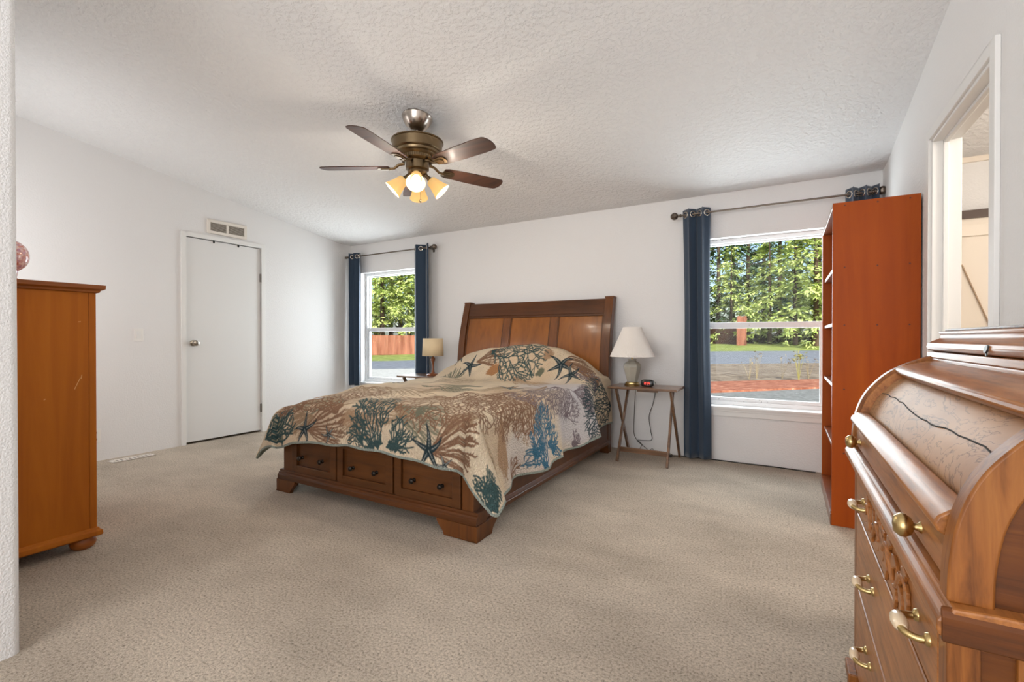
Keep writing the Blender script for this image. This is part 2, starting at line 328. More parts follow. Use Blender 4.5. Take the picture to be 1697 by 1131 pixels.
def rod(x0, x1, label, ends):
    t = thing('curtain_rod', label, 'curtain rod', (x0, RY, RZ), 'curtain rods')
    MB().tube([(x0, RY, RZ), (x1, RY, RZ)], .008, 12).build('rod', M['rod'], t, smooth=50)
    for x, s in ((x0, -1), (x1, 1)):
        f = MB(); rr = .016 if s not in ends else .03; L = rr*2.4
        pr = [(.011, 0), (.014, .004), (.014, .01), (.009, .013), (.013, .02)]+[(max(rr*math.sin(math.pi*a), .006 if a < .5 else 0), .02+rr*.25+L*(1-math.cos(math.pi*a))/2*.9) for a in np.linspace(.12, 1, 12)]
        f.lathe((x, RY, RZ), pr, 24, (s, 0, 0), mod=lambda a, h: 1+.07*math.sin(8*a+60*h) if h > .03 else 1)
        f.build('finial', M['rod'], t, smooth=45)
    for x in (x0+.03, x1-.03):
        f = MB(); f.box(x-.006, RY-.004, RZ-.014, x+.006, YB, RZ-.006); f.box(x-.012, YB-.004, RZ-.04, x+.012, YB, RZ+.03); f.build('bracket', M['rod'], t)
rod(-5.0, -3.605, 'dark bronze curtain rod over the left window', (1,)); rod(-.79, .535, 'dark bronze curtain rod over the right window', (1, -1))

# ------------------------------------------------------------------ bed
M['bed'] = wood('bed_wood', srgb(66, 36, 13), srgb(86, 47, 17), srgb(98, 55, 22), 'x', 5, .38, .12, spec=.35)
M['bedv'] = wood('bed_wood_upright', srgb(76, 42, 15), srgb(98, 55, 20), srgb(112, 65, 26), 'z', 5, .38, .12, spec=.35)
M['bedp'] = wood('bed_panel_wood', srgb(130, 72, 18), srgb(150, 88, 26), srgb(162, 98, 34), 'z', 4, .33, .2, .35, spec=.4)
M['bedst'] = wood('bed_stile_wood', srgb(104, 58, 18), srgb(124, 70, 24), srgb(136, 80, 30), 'z', 5, .33, .2, spec=.4)
M['drawerw'] = wood('bed_drawer_wood', srgb(68, 38, 13), srgb(88, 50, 18), srgb(100, 58, 24), 'x', 5, .4, .1, spec=.35)
M['knob'] = mat('dark_bronze_knob', (.025, .02, .016), .35, .7)
BX0, BX1 = -3.035, -1.362
bed = thing('bed', 'dark wood sleigh storage bed with three footboard drawers', 'bed', (-2.2, 3.1, 0))
def hy(z): return 4.165+(.15*((z-.62)/.82)**2 if z > .62 else 0)
def curved(x0, x1, z0, z1, front, thick, n=24, roll=False):
    b = MB(); zs = np.linspace(z0, z1, n)
    pf = [(hy(z)-front, z) for z in zs]; pb = [(hy(z)-front+thick, z) for z in zs[::-1]]
    return b.prism(pf+pb, 'x', x0, x1)
hb = curved(-3.06, -1.44, .12, 1.38, .005, .03).build('headboard', M['bedv'], bed, smooth=30)
for x0, x1 in ((-3.105, -3.03), (-1.475, -1.395)):
    b = curved(x0, x1, 0, 1.437, .045, .085); e = hy(1.437); b.prism([(e-.05, 1.43), (e-.045, 1.446), (e+.03, 1.446), (e+.045, 1.43)], 'x', x0-.004, x1+.004)
    b.build('post', M['bedv'], hb, smooth=30, bevel=.004)
b = curved(-3.03, -1.475, 1.285, 1.425, .034, .06)
b.build('top_rail', M['bed'], hb, smooth=30, bevel=.006)
b = curved(-3.03, -1.475, 1.262, 1.286, .026, .04); b.build('moulding', M['bed'], hb, smooth=30, bevel=.003)
pw = (1.555-.075*2)/3
for k in range(3):
    x0 = -3.03+k*(pw+.075)
    curved(x0+.012, x0+pw-.012, .4, 1.262, .016, .03).build('panel', M['bedp'], hb, smooth=30, bevel=.004)
    if k < 2:
        b = curved(x0+pw-.004, x0+pw+.079, .4, 1.262, .030, .04); b.build('stile', M['bedst'], hb, smooth=30, bevel=.006, seg=3)
    for s0, s1 in ((x0, x0+.016), (x0+pw-.016, x0+pw)):
        curved(s0, s1, .4, 1.262, .024, .03).build('bead', M['bedv'], hb, smooth=30, bevel=.004)
fb = MB().box(-2.99, 2.015, .14, -1.405, 2.075, .46).build('footboard', M['bedv'], bed, bevel=.003)
for x0, x1 in ((-2.995, -2.895), (-1.475, -1.40)): MB().box(x0, 2.0, .14, x1, 2.075, .44).build('post', M['bedv'], fb, bevel=.004)
MB().box(-2.995, 2.0, .415, -1.40, 2.075, .455).build('top_rail', M['bed'], fb, bevel=.006)
b = MB(); b.prism([(1.975, .083), (1.975, .112), (1.983, .118), (1.985, .128), (1.994, .132), (1.994, .145), (2.08, .145), (2.08, .083)], 'x', BX0+.005, BX1-.005); b.build('base_moulding', M['bed'], fb, bevel=.002)
dx = [(-2.888, -2.448), (-2.437, -1.962), (-1.948, -1.476)]
for (x0, x1), ks in zip(dx, ((-2.793, -2.591), (-2.303, -2.101), (-1.808, -1.606))):
    dr = MB(); z0, z1 = .15, .405; w = .052
    dr.box(x0, 1.988, z0, x0+w, 2.016, z1); dr.box(x1-w, 1.988, z0, x1, 2.016, z1); dr.box(x0+w, 1.988, z0, x1-w, 2.016, z0+w*.85); dr.box(x0+w, 1.988, z1-w*.85, x1-w, 2.016, z1)
    dr.box(x0+w, 2.002, z0+w*.8, x1-w, 2.016, z1-w*.8)
    d_ = dr.build('drawer', M['drawerw'], bed, bevel=.003)
    for kx in ks:
        k = MB(); k.lathe((kx, 2.002, .25), [(.012, 0), (.011, .004), (.006, .008), (.006, .016), (.013, .021), (.016, .027), (.013, .033), (.005, .036), (0, .0362)], 20, (0, -1, 0)); k.build('knob', M['knob'], d_, smooth=50, label='dark bronze knob')
for x0, x1, s in ((BX0, -2.84, 1), (BX1, -1.625, -1)):
    b = MB(); e = .05*s
    b.prism([(x0, 0), (x1-e, 0), (x1-e+.006*s, .02), (x1-.02*s, .045), (x1-.008*s, .06), (x1, .072), (x1, .083), (x0, .083)], 'y', 1.972, 2.0)
    b.prism([(1.972, 0), (2.12, 0), (2.13, .03), (2.17, .06), (2.19, .083), (1.972, .083)], 'x', x0, x0+.028*s)
    b.build('foot', M['bedv'], bed, bevel=.002)
MB().box(-2.97, 2.06, .1, -2.94, 4.2, .3).build('side_rail', M['bed'], bed, bevel=.004)
b = MB(); b.box(-1.43, 2.06, .10, -1.40, 4.17, .30); b.prism([(-1.43, .085), (-1.385, .085), (-1.385, .108), (-1.393, .115), (-1.40, .135), (-1.43, .135)], 'y', 2.07, 4.17); b.build('side_rail', M['bed'], bed, bevel=.003)
MB().box(-2.94, 2.075, .22, -1.43, 4.16, .26).build('platform', M['bed'], bed)
mt = tag(MB().box(-2.95, 2.08, .262, -1.45, 4.14, .62).build('mattress', mat('mattress_ticking', (.75, .74, .72), .9), bevel=.05, seg=4), 'white mattress on the bed, covered by the coral print quilt', 'mattress')

# ------------------------------------------------------------------ quilt
#QUILT-BEGIN
QX0, QX1, QY0, QY1, QZ = -2.965, -1.435, 2.035, 4.13, .668
QA0, QA1, QB0, QB1 = QX0-.37, QX1+.46, QY0-.335, QY1
def quilt_p(a, b):
    """flat quilt coordinates (a across, b along the bed) -> draped position"""
    a = np.asarray(a, float); b = np.asarray(b, float)
    ax = np.clip(a, QX0, QX1); by = np.clip(b, QY0, QY1)
    dx = a-ax; dy = b-by; d = np.hypot(dx, dy)+1e-9; nx = dx/d; ny = dy/d
    th = np.arctan2(-dy, np.abs(dx))               # 0 at the sides, pi/2 at the foot
    side = (np.abs(dx) > 1e-9) & (np.abs(dy) <= 1e-9); foot = (np.abs(dx) <= 1e-9) & (np.abs(dy) > 1e-9)
    right = dx > 0
    # head pillows under the quilt
    sm = lambda t: np.clip(t, 0, 1)**2*(3-2*np.clip(t, 0, 1))
    xc = (QX0+QX1)/2; q = np.clip(np.abs(ax-xc)/np.where(ax > xc, .81, .86), 0, 1)
    hump = (.315*(1-q**3.0)+.0)*sm((by-3.56)/.36)*(1-.25*sm((by-3.98)/.2))+.02*np.sin((ax-xc)*7)*sm((by-3.6)/.3)*(1-q)
    soft = .006*np.sin(ax*9+by*4)+.005*np.sin(by*11-ax*5)+.004*np.sin(ax*23+by*17)
    crown = -np.where(ax > xc, .03, .085)*sm((np.abs(ax-xc)-.38)/.42)*sm((2.8-by)/.75)
    z0 = QZ+hump+soft+crown
    # steepness of the hanging part
    pm = np.full(a.shape, 84.)
    pm = np.where(side & right, 80+7*np.sin(by*8.5+.6)+3*np.sin(by*19)-7*np.exp(-(by-QY0)/.25), pm)
    pm = np.where(side & right & (by > 3.6), pm*(1-sm((by-3.6)/.25))+87*sm((by-3.6)/.25), pm)
    pm = np.where(side & ~right, 75+6*np.sin(by*7), pm)
    pm = np.where(foot, 84+3*np.sin(ax*10), pm)
    corner = ~side & ~foot & (d > 1e-6)
    s2 = np.sin(2*th)
    pm = np.where(corner & right, (73+7*np.sin(QY0*8.5+.6)+3*np.sin(QY0*19))*(1-th/1.5708)+84*(th/1.5708)-17*s2-9*np.sin(4*th)*s2, pm)
    pm = np.where(corner & ~right, (75+6*np.sin(QY0*7))*(1-th/1.5708)+84*(th/1.5708)-13*s2, pm)
    rad = np.where(right, .06, .13)*np.where(foot, .8, 1.0); rad = np.where(corner, np.where(right, .055, .13), rad)
    pm = np.radians(pm); L = rad*pm; ph = np.minimum(d/rad, pm); ex = np.maximum(d-L, 0)
    h = rad*np.sin(ph)+ex*np.cos(pm); v = rad*(1-np.cos(ph))+ex*np.sin(pm)
    rip = np.where(side, .010*np.sin(by*13)*np.clip(ex/.2, 0, 1), 0)+np.where(foot, .006*np.sin(ax*14)*np.clip(ex/.2, 0, 1), 0)
    h = h+rip
    return np.stack([ax+nx*h, by+ny*h, z0-v], -1)
#QUILT-END
QS = .004
na = int(round((QA1-QA0)/QS))+1; nb = int(round((QB1-QB0)/QS))+1
AA, BB = np.meshgrid(QA0+np.arange(na)*QS, QB0+np.arange(nb)*QS)
for ca_, sg, r_ in ((QA0, 1, .13), (QA1, -1, .05)):
    u = r_-(AA-ca_)*sg; v = r_-(BB-QB0); k = (u > 0) & (v > 0); h_ = np.hypot(u, v)+1e-9; f = np.maximum(u, v)/h_
    AA = np.where(k, ca_+sg*(r_-u*f), AA); BB = np.where(k, QB0+r_-v*f, BB)
QP = quilt_p(AA, BB)
rng = np.random.default_rng(11)
def smooth_noise(cells, seed):
    g = np.random.default_rng(seed).random((cells+3, cells+3)); u = np.linspace(0, cells, nb); v = np.linspace(0, cells, na)
    iu = u.astype(int); iv = v.astype(int); fu = (u-iu)[:, None]; fv = (v-iv)[None, :]; fu = fu*fu*(3-2*fu); fv = fv*fv*(3-2*fv)
    A = g[iu][:, iv]; B = g[iu+1][:, iv]; C = g[iu][:, iv+1]; D = g[iu+1][:, iv+1]
    return (A*(1-fu)+B*fu)*(1-fv)+(C*(1-fu)+D*fu)*fv
lin = lambda r, g, b: np.array(srgb(r, g, b)[:3])
n1 = smooth_noise(9, 3)[..., None]; n2 = smooth_noise(40, 4)[..., None]
CV = lin(244, 226, 198)*(1-n1*.45)+lin(222, 194, 160)*(n1*.45); CV = CV*(.9+.16*n2)
def stroke(x0, y0, x1, y1, w, col, al=1.0):
    j0 = int((min(x0, x1)-w-QA0)/QS)-1; j1 = int((max(x0, x1)+w-QA0)/QS)+3; i0 = int((min(y0, y1)-w-QB0)/QS)-1; i1 = int((max(y0, y1)+w-QB0)/QS)+3
    j0 = max(j0, 0); i0 = max(i0, 0); j1 = min(j1, na); i1 = min(i1, nb)
    if j0 >= j1 or i0 >= i1: return
    X = AA[i0:i1, j0:j1]; Y = BB[i0:i1, j0:j1]; dx, dy = x1-x0, y1-y0; t = np.clip(((X-x0)*dx+(Y-y0)*dy)/(dx*dx+dy*dy+1e-12), 0, 1)
    d = np.hypot(X-x0-t*dx, Y-y0-t*dy); k = np.clip((w-d)/QS+.5, 0, 1)[..., None]*al
    CV[i0:i1, j0:j1] = CV[i0:i1, j0:j1]*(1-k)+col*k
def blob(x, y, rx, ry, col, al):
    e = np.clip(1.2-np.hypot((AA-x)/rx, (BB-y)/ry), 0, .5)*2; k = (e*al)[..., None]; CV[:] = CV*(1-k)+col*k
def coral(root, tip, spread, col, seed, w=.0042, dens=1.0, al=1.0, gap=.0112):
    # a branching coral whose twigs stop short of their neighbours
    rg = random.Random(seed); rx, ry = root; L = math.hypot(tip[0]-rx, tip[1]-ry); base = math.atan2(tip[1]-ry, tip[0]-rx); step = .0118; occ = {}
    nm = max(6, int(11*dens)); stack = [(rx, ry, base+spread*(2*(k+.5)/nm-1)*.9, w*1.3, k) for k in range(nm)]; rg.shuffle(stack); bid = nm; cnt = 0
    cell = lambda x, y: (int(x/gap), int(y/gap))
    while stack and cnt < 5000:
        x, y, a, ww, me_ = stack.pop(0); n_ = 0; s0 = a
        for s in range(90):
            r0 = math.hypot(x-rx, y-ry); an0 = math.atan2(y-ry, x-rx) if r0 > .02 else a
            a += rg.uniform(-.5, .5); tgt = (s0+an0)/2; a += .22*(tgt-a)
            x2 = x+step*math.cos(a); y2 = y+step*math.sin(a); rr = math.hypot(x2-rx, y2-ry); an = (math.atan2(y2-ry, x2-rx)-base+math.pi) % (2*math.pi)-math.pi
            if rr > L*(1-.35*(abs(an)/spread)**1.6)*rg.uniform(.9, 1.06) or (abs(an) > spread*1.15 and rr > .05): break
            o = occ.get(cell(x2, y2))
            if o is not None and o != me_ and (s > 1 or n_ == 0) and rr > .045: break
            occ.setdefault(cell(x2, y2), me_); stroke(x, y, x2, y2, ww, col, al); cnt += 1; n_ += 1
            if s % 2 == 1 and rg.random() < .9:
                for sg in ((-1, 1) if rg.random() < .45 else (rg.choice((-1, 1)),)):
                    stack.append((x2, y2, a+sg*rg.uniform(.5, .95), max(ww*.9, w*.8), bid)); bid += 1
            x, y = x2, y2
def fan(root, tip, spread, col, seed, w=.0028, n=30, al=.68):
    rg = random.Random(seed); rx, ry = root; L = math.hypot(tip[0]-rx, tip[1]-ry); base = math.atan2(tip[1]-ry, tip[0]-rx)
    for k in range(n):
        a = base+spread*(2*(k+rg.random())/n-1); l_ = L*(1-.25*abs(a-base)/spread)*rg.uniform(.85, 1.05); x, y = rx, ry; m_ = 12
        for s in range(m_):
            a2 = a+rg.uniform(-.22, .22); x2 = x+l_/m_*math.cos(a2); y2 = y+l_/m_*math.sin(a2)
            stroke(x, y, x2, y2, w*(.7+.6*s/m_), col, al)
            if s > 5 and rg.random() < .5: stroke(x2, y2, x2+.016*math.cos(a2+.7), y2+.016*math.sin(a2+.7), w*.9, col, al)
            x, y = x2, y2
def star(c, r, rot, col, seed):
    rg = random.Random(seed); li = lin(176, 176, 168)
    for k in range(5):
        a = rot+k*2*math.pi/5+rg.uniform(-.12, .12); bend = rg.uniform(-.35, .35); rr = r*rg.uniform(.88, 1.12); pts = []
        for s in range(9): t_ = s/8; aa = a+bend*t_*t_; pts.append((c[0]+rr*t_*math.cos(aa), c[1]+rr*t_*math.sin(aa)))
        for s in range(8): stroke(*pts[s], *pts[s+1], .018*(r/.12)*(1-.78*(s/7)), col)
        for s in range(6): stroke(*pts[s], *((pts[s][0]+pts[s+1][0])/2, (pts[s][1]+pts[s+1][1])/2), .0026, li, .85)
def urchin(c, r, col, seed, al=.7):
    rg = random.Random(seed)
    for q in np.arange(.18, 1.01, .115):
        for k in range(int(50*q)+8):
            a = rg.uniform(0, 2*math.pi); l_ = .02; stroke(c[0]+r*q*math.cos(a), c[1]+r*q*math.sin(a), c[0]+r*q*math.cos(a)+l_*math.cos(a+.5), c[1]+r*q*math.sin(a)+l_*math.sin(a+.5), .003, col, al)
TEAL, BROWN, TAN, OLIVE, SLATE, BLUE, MAUVE, SAND, DAYLIT, PEACH, ORANGE, TEALD, GREYS = lin(64, 88, 88), lin(146, 110, 86), lin(172, 142, 112), lin(124, 124, 104), lin(44, 62, 68), lin(66, 116, 142), lin(132, 116, 120), lin(186, 150, 118), lin(220, 216, 222), lin(226, 196, 160), lin(190, 136, 92), lin(56, 76, 82), lin(104, 108, 106)
#MOTIFS-BEGIN
MOTIFS = [
    ('blob', -2.535, 1.980, 0.28, 0.25, SAND, 0.35),
    ('blob', -1.605, 2.010, 0.2, 0.2, SAND, 0.3),
    ('blob', -1.635, 2.810, 0.3, 0.16, SAND, 0.35),
    ('blob', -2.465, 2.750, 0.35, 0.2, SAND, 0.3),
    ('blob', -1.225, 2.110, 0.12, 0.2, SAND, 0.45),
    ('blob', -1.515, 3.360, 0.25, 0.2, DAYLIT, 0.5),  # these lavender-white blobs paint window daylight onto the quilt's right side
    ('blob', -1.195, 3.310, 0.25, 0.4, DAYLIT, 0.75),
    ('blob', -1.665, 3.340, 0.2, 0.3, DAYLIT, 0.5),
    ('blob', -1.075, 2.450, 0.2, 0.3, DAYLIT, 0.5),
    ('blob', -2.025, 3.700, 0.3, 0.2, PEACH, 0.5),
    ('fan', (-2.355, 2.000), (-2.995, 2.010), 0.5, OLIVE, 1, dict()),
    ('fan', (-1.945, 1.990), (-1.515, 1.930), 0.55, OLIVE, 2, dict(n=46)),
    ('fan', (-2.885, 1.730), (-3.045, 1.920), 0.6, OLIVE, 3, dict()),
    ('fan', (-2.955, 2.660), (-2.415, 1.980), 0.7, TAN, 4, dict()),
    ('fan', (-2.225, 2.490), (-2.145, 2.950), 0.6, TAN, 5, dict()),
    ('fan', (-1.805, 2.540), (-2.035, 2.270), 0.5, TAN, 6, dict()),
    ('fan', (-1.635, 3.340), (-1.655, 2.690), 0.5, TAN, 7, dict()),
    ('fan', (-2.025, 2.000), (-2.645, 2.320), 0.7, TAN, 8, dict()),
    ('fan', (-1.365, 2.240), (-1.025, 2.150), 0.28, SAND, 9, dict(n=50, w=0.0045)),
    ('fan', (-2.635, 3.020), (-2.465, 3.570), 0.5, TAN, 10, dict()),
    ('fan', (-1.145, 3.510), (-1.405, 3.460), 0.5, MAUVE, 11, dict()),
    ('fan', (-1.385, 3.300), (-1.245, 3.650), 0.5, MAUVE, 12, dict()),
    ('urchin', (-1.275, 2.540), 0.13, TAN, 1, 0.55),
    ('urchin', (-1.385, 3.080), 0.12, MAUVE, 2, 0.5),
    ('fan', (-2.105, 1.900), (-2.355, 1.780), 0.6, TAN, 61, dict()),
    ('fan', (-1.795, 1.940), (-2.175, 1.950), 0.5, TAN, 62, dict()),
    ('fan', (-1.525, 1.880), (-1.405, 2.090), 0.5, TAN, 63, dict()),
    ('fan', (-2.585, 1.870), (-2.815, 1.790), 0.6, TAN, 64, dict()),
    ('fan', (-2.745, 2.710), (-2.045, 2.460), 0.4, TAN, 65, dict()),
    ('fan', (-1.805, 3.190), (-2.015, 2.700), 0.3, TAN, 66, dict()),
    ('fan', (-2.065, 3.080), (-2.415, 2.980), 0.3, OLIVE, 67, dict()),
    ('fan', (-2.105, 3.620), (-1.665, 3.340), 0.5, SAND, 68, dict()),
    ('fan', (-2.355, 1.850), (-1.955, 1.910), 0.5, SAND, 69, dict()),
    ('fan', (-1.555, 3.820), (-1.345, 3.780), 0.5, TAN, 70, dict()),
    ('fan', (-1.875, 3.760), (-1.835, 3.870), 0.6, SAND, 71, dict()),
    ('coral', (-2.365, 1.910), (-2.985, 2.380), 0.9, BROWN, 21, dict(w=0.0034)),
    ('coral', (-1.925, 2.650), (-1.385, 1.940), 0.95, BROWN, 22, dict(w=0.0034)),
    ('coral', (-1.635, 2.810), (-1.345, 2.200), 0.8, BROWN, 23, dict(w=0.0034)),
    ('coral', (-1.615, 3.030), (-1.305, 2.640), 0.8, MAUVE, 24, dict(w=0.0034, al=0.8)),
    ('coral', (-1.555, 3.330), (-1.325, 2.840), 0.8, MAUVE, 25, dict(w=0.0034, al=0.8)),
    ('coral', (-2.875, 2.710), (-2.645, 2.320), 0.8, TAN, 26, dict(w=0.0034)),
    ('coral', (-0.985, 3.170), (-1.105, 3.230), 0.75, MAUVE, 27, dict(w=0.0034)),
    ('coral', (-0.985, 2.280), (-1.085, 2.400), 0.8, BROWN, 28, dict(w=0.0034)),
    ('coral', (-1.315, 3.710), (-1.585, 3.830), 0.8, MAUVE, 29, dict(w=0.0034)),
    ('coral', (-1.325, 3.780), (-1.475, 3.830), 0.7, BROWN, 30, dict(w=0.0034)),
    ('fan', (-2.645, 1.790), (-2.275, 1.860), 0.62, BROWN, 31, dict(w=0.0048, n=22, al=0.85)),
    ('fan', (-1.625, 1.780), (-1.275, 1.910), 0.7, BROWN, 32, dict(w=0.005, n=24, al=0.95)),
    ('fan', (-2.595, 3.760), (-2.325, 3.820), 0.5, BROWN, 33, dict(w=0.005, n=16, al=0.8)),
    ('fan', (-1.705, 3.770), (-1.455, 3.930), 0.6, BROWN, 34, dict(w=0.005, n=22, al=0.85)),
    ('fan', (-2.335, 3.630), (-2.355, 3.730), 1.0, ORANGE, 35, dict(w=0.004, n=36)),
    ('fan', (-1.855, 3.660), (-1.875, 3.710), 0.9, OLIVE, 36, dict(w=0.004, n=20)),
    ('fan', (-2.725, 3.500), (-2.815, 3.710), 0.9, OLIVE, 37, dict(w=0.0045, n=18)),
    ('coral', (-1.995, 1.720), (-2.175, 2.150), 0.62, TEAL, 41, dict(w=0.0036, dens=1.25)),
    ('coral', (-2.025, 1.720), (-2.275, 1.800), 0.5, TEAL, 42, dict(w=0.0034)),
    ('coral', (-1.935, 1.740), (-1.725, 1.840), 0.5, TEAL, 48, dict(w=0.0034)),
    ('coral', (-0.985, 1.740), (-1.235, 1.830), 0.6, TEAL, 43, dict(w=0.0034)),
    ('coral', (-3.085, 1.770), (-2.765, 1.880), 0.6, TEAL, 44, dict(w=0.005)),
    ('coral', (-2.475, 3.850), (-1.845, 3.760), 0.62, TEAL, 45, dict(w=0.0036, dens=1.2)),
    ('coral', (-1.135, 4.090), (-1.095, 3.320), 0.75, TEALD, 46, dict(w=0.0036, dens=1.2)),
    ('coral', (-2.505, 2.870), (-1.925, 2.790), 0.35, OLIVE, 47, dict(w=0.005)),
    ('coral', (-0.985, 2.560), (-1.355, 2.790), 0.5, BLUE, 50, dict(w=0.0036, dens=1.3)),
    ('coral', (-1.135, 2.620), (-1.025, 2.430), 0.45, BLUE, 51, dict(w=0.0034)),
    ('coral', (-1.105, 2.720), (-0.985, 2.900), 0.45, BLUE, 52, dict(w=0.0034)),
    ('coral', (-1.875, 1.730), (-1.825, 1.940), 0.6, TEAL, 81, dict(w=0.0036)),
    ('coral', (-2.125, 1.740), (-2.195, 1.890), 0.6, TEAL, 82, dict(w=0.0036)),
    ('coral', (-1.025, 1.710), (-1.175, 1.810), 1.0, TEAL, 83, dict(w=0.004)),
    ('coral', (-1.105, 1.830), (-1.015, 1.760), 1.2, TEAL, 84, dict(w=0.004)),
    ('coral', (-1.745, 1.940), (-1.735, 2.090), 0.6, OLIVE, 85, dict(w=0.0034)),
    ('coral', (-2.715, 1.920), (-2.995, 2.250), 0.8, BROWN, 86, dict(w=0.0034)),
    ('coral', (-1.225, 3.090), (-1.275, 3.350), 0.7, MAUVE, 87, dict(w=0.0032, al=0.7)),
    ('coral', (-1.065, 2.510), (-1.265, 2.640), 0.6, BLUE, 91, dict(w=0.0036)),
    ('coral', (-1.015, 2.770), (-1.225, 2.820), 0.6, BLUE, 92, dict(w=0.0036)),
    ('star', (-2.655, 1.790), 0.115, 0.35, SLATE, 1),
    ('star', (-1.635, 1.780), 0.13, 0.4, SLATE, 2),
    ('star', (-2.645, 3.720), 0.12, 0.2, SLATE, 3),
    ('star', (-1.705, 3.770), 0.125, 0.0, SLATE, 4),
    ('star', (-2.865, 3.860), 0.1, 0.6, SLATE, 5),
    ('star', (-1.585, 3.710), 0.11, 1.0, SLATE, 6),
    ('star', (-1.835, 3.080), 0.12, 0.5, GREYS, 7),
    ('star', (-2.975, 3.050), 0.12, 0.2, SLATE, 8),
    ('star', (-2.435, 1.770), 0.06, 0.9, SLATE, 9),
    ('star', (-1.525, 1.720), 0.06, 0.7, SLATE, 10),
]
#MOTIFS-END
for mo in MOTIFS:
    k = mo[0]
    if k == 'coral': coral(*mo[1:5], mo[5], **(mo[6] if len(mo) > 6 else {}))
    elif k == 'fan': fan(*mo[1:5], mo[5], **(mo[6] if len(mo) > 6 else {}))
    elif k == 'star': star(*mo[1:])
    elif k == 'urchin': urchin(*mo[1:])
    elif k == 'blob': blob(*mo[1:])
ia, ib = np.meshgrid(np.arange(na)*QS, np.arange(nb)*QS); hem = np.minimum(np.minimum(ia, ia[:, ::-1]), ib); kk = np.clip((.014-hem)/QS+.5, 0, 1)[..., None]; CV = CV*(1-kk)+lin(160, 168, 158)*kk
me = bpy.data.meshes.new('quilt'); ii = np.arange(nb*na).reshape(nb, na)
quads = np.stack([ii[:-1, :-1], ii[:-1, 1:], ii[1:, 1:], ii[1:, :-1]], -1).reshape(-1, 4)
me.vertices.add(nb*na); me.vertices.foreach_set('co', QP.reshape(-1)); nq = len(quads)
me.loops.add(nq*4); me.loops.foreach_set('vertex_index', quads.reshape(-1).astype(np.int32)); me.polygons.add(nq)
me.polygons.foreach_set('loop_start', np.arange(nq, dtype=np.int32)*4); me.polygons.foreach_set('loop_total', np.full(nq, 4, np.int32)); me.update()
me.polygons.foreach_set('use_smooth', [True]*nq)
ca = me.color_attributes.new('print', 'FLOAT_COLOR', 'POINT'); ca.data.foreach_set('color', np.concatenate([CV.reshape(-1, 3), np.ones((nb*na, 1))], 1).reshape(-1).astype(np.float32))
uv = me.uv_layers.new(name='flat'); uv.data.foreach_set('uv', np.stack([AA, BB], -1).reshape(-1, 2)[quads.reshape(-1)].reshape(-1).astype(np.float32))
m = mat('coral_print_quilt', (.7, .6, .5), .9, spec=.2); n, l, b_ = nodes(m)
at = n.new('ShaderNodeVertexColor'); at.layer_name = 'print'; l.new(at.outputs[0], b_.inputs['Base Color'])
tc = n.new('ShaderNodeTexCoord'); wv = n.new('ShaderNodeTexWave'); wv.wave_type = 'BANDS'; wv.inputs['Scale'].default_value = 15; wv.inputs['Distortion'].default_value = 9; wv.inputs['Detail'].default_value = 1.5; wv.inputs['Detail Scale'].default_value = 5
l.new(tc.outputs['UV'], wv.inputs[0]); bump(m, wv.outputs['Fac'], .9, .012)
mb_ = mat('quilt_back', srgb(150, 160, 146), .9, spec=.2); t1 = noise(mb_, 60, 3); bump(mb_, t1.outputs['Fac'], .3, .006)
me.materials.append(m); me.materials.append(mb_)
quilt = bpy.data.objects.new('quilt', me); COL.objects.link(quilt); WL['quilt'] = (0, 0, 0)
sd = quilt.modifiers.new('solid', 'SOLIDIFY'); sd.thickness = .010; sd.offset = -1; sd.material_offset = 1; sd.material_offset_rim = 1
tag(quilt, 'beige quilt printed with teal and brown coral and starfish, spread over the bed', 'quilt')
p = quilt_p(np.array([QA0+.10]), np.array([QB0+.004]))[0]; q = quilt_p(np.array([QA0+.16]), np.array([QB0+.004]))[0]; u_ = quilt_p(np.array([QA0+.10]), np.array([QB0+.03]))[0]; v_ = quilt_p(np.array([QA0+.16]), np.array([QB0+.03]))[0]
off = np.array([0, -.004, .002]); g = MB(); g.add([p+off, q+off, v_+off, u_+off], [(0, 1, 2, 3)]); g.build('care_tag', mat('cream_tag', srgb(226, 206, 176), .8), quilt, solid=.002, recalc=False, label='small cream sewn tag')

# ------------------------------------------------------------------ tray tables
M['tray'] = wood('tray_wood', srgb(84, 58, 40), srgb(120, 86, 60), srgb(142, 106, 76), 'x', 6, .35, .3)
def tray(x0, x1, label, dy=0.):
    y0, y1, zt = 3.885+dy, 4.235+dy, .637
    t = thing('tray_table', label, 'side table', ((x0+x1)/2, 4.1+dy, 0), 'folding tray tables')
    MB().box(x0, y0, zt-.02, x1, y1, zt).build('tabletop', M['tray'], t, bevel=.004)
    MB().box(x0+.24, y0+.05, zt-.038, x1-.16, y0+.075, zt-.02).build('cleat', M['tray'], t, bevel=.002)
    for xs_, sg in ((x0+.085, 1), (x1-.075, -1)):
        MB().obox((xs_-.0*sg, 3.89+dy, .0), (xs_+.012*sg, 4.19+dy, zt-.02), .034, .017, (0, 1, 0)).build('leg', M['tray'], t, bevel=.002)
        MB().obox((xs_-.02*sg, 4.31+dy, .0), (xs_-.02*sg, 3.93+dy, zt-.02), .034, .017, (0, 1, 0)).build('leg', M['tray'], t, bevel=.002)
    for y, z in ((3.94+dy, .10),):
        MB().box(x0+.085, y-.009, z-.02, x1-.075, y+.009, z+.02).build('stretcher', M['tray'], t, bevel=.002)
    return t
tray(-1.325, -.752, 'folding wooden tray table right of the bed holding the white pleated lamp')
tray(-3.73, -3.147, 'folding wooden tray table behind the far side of the bed under the small lamp', -.04)

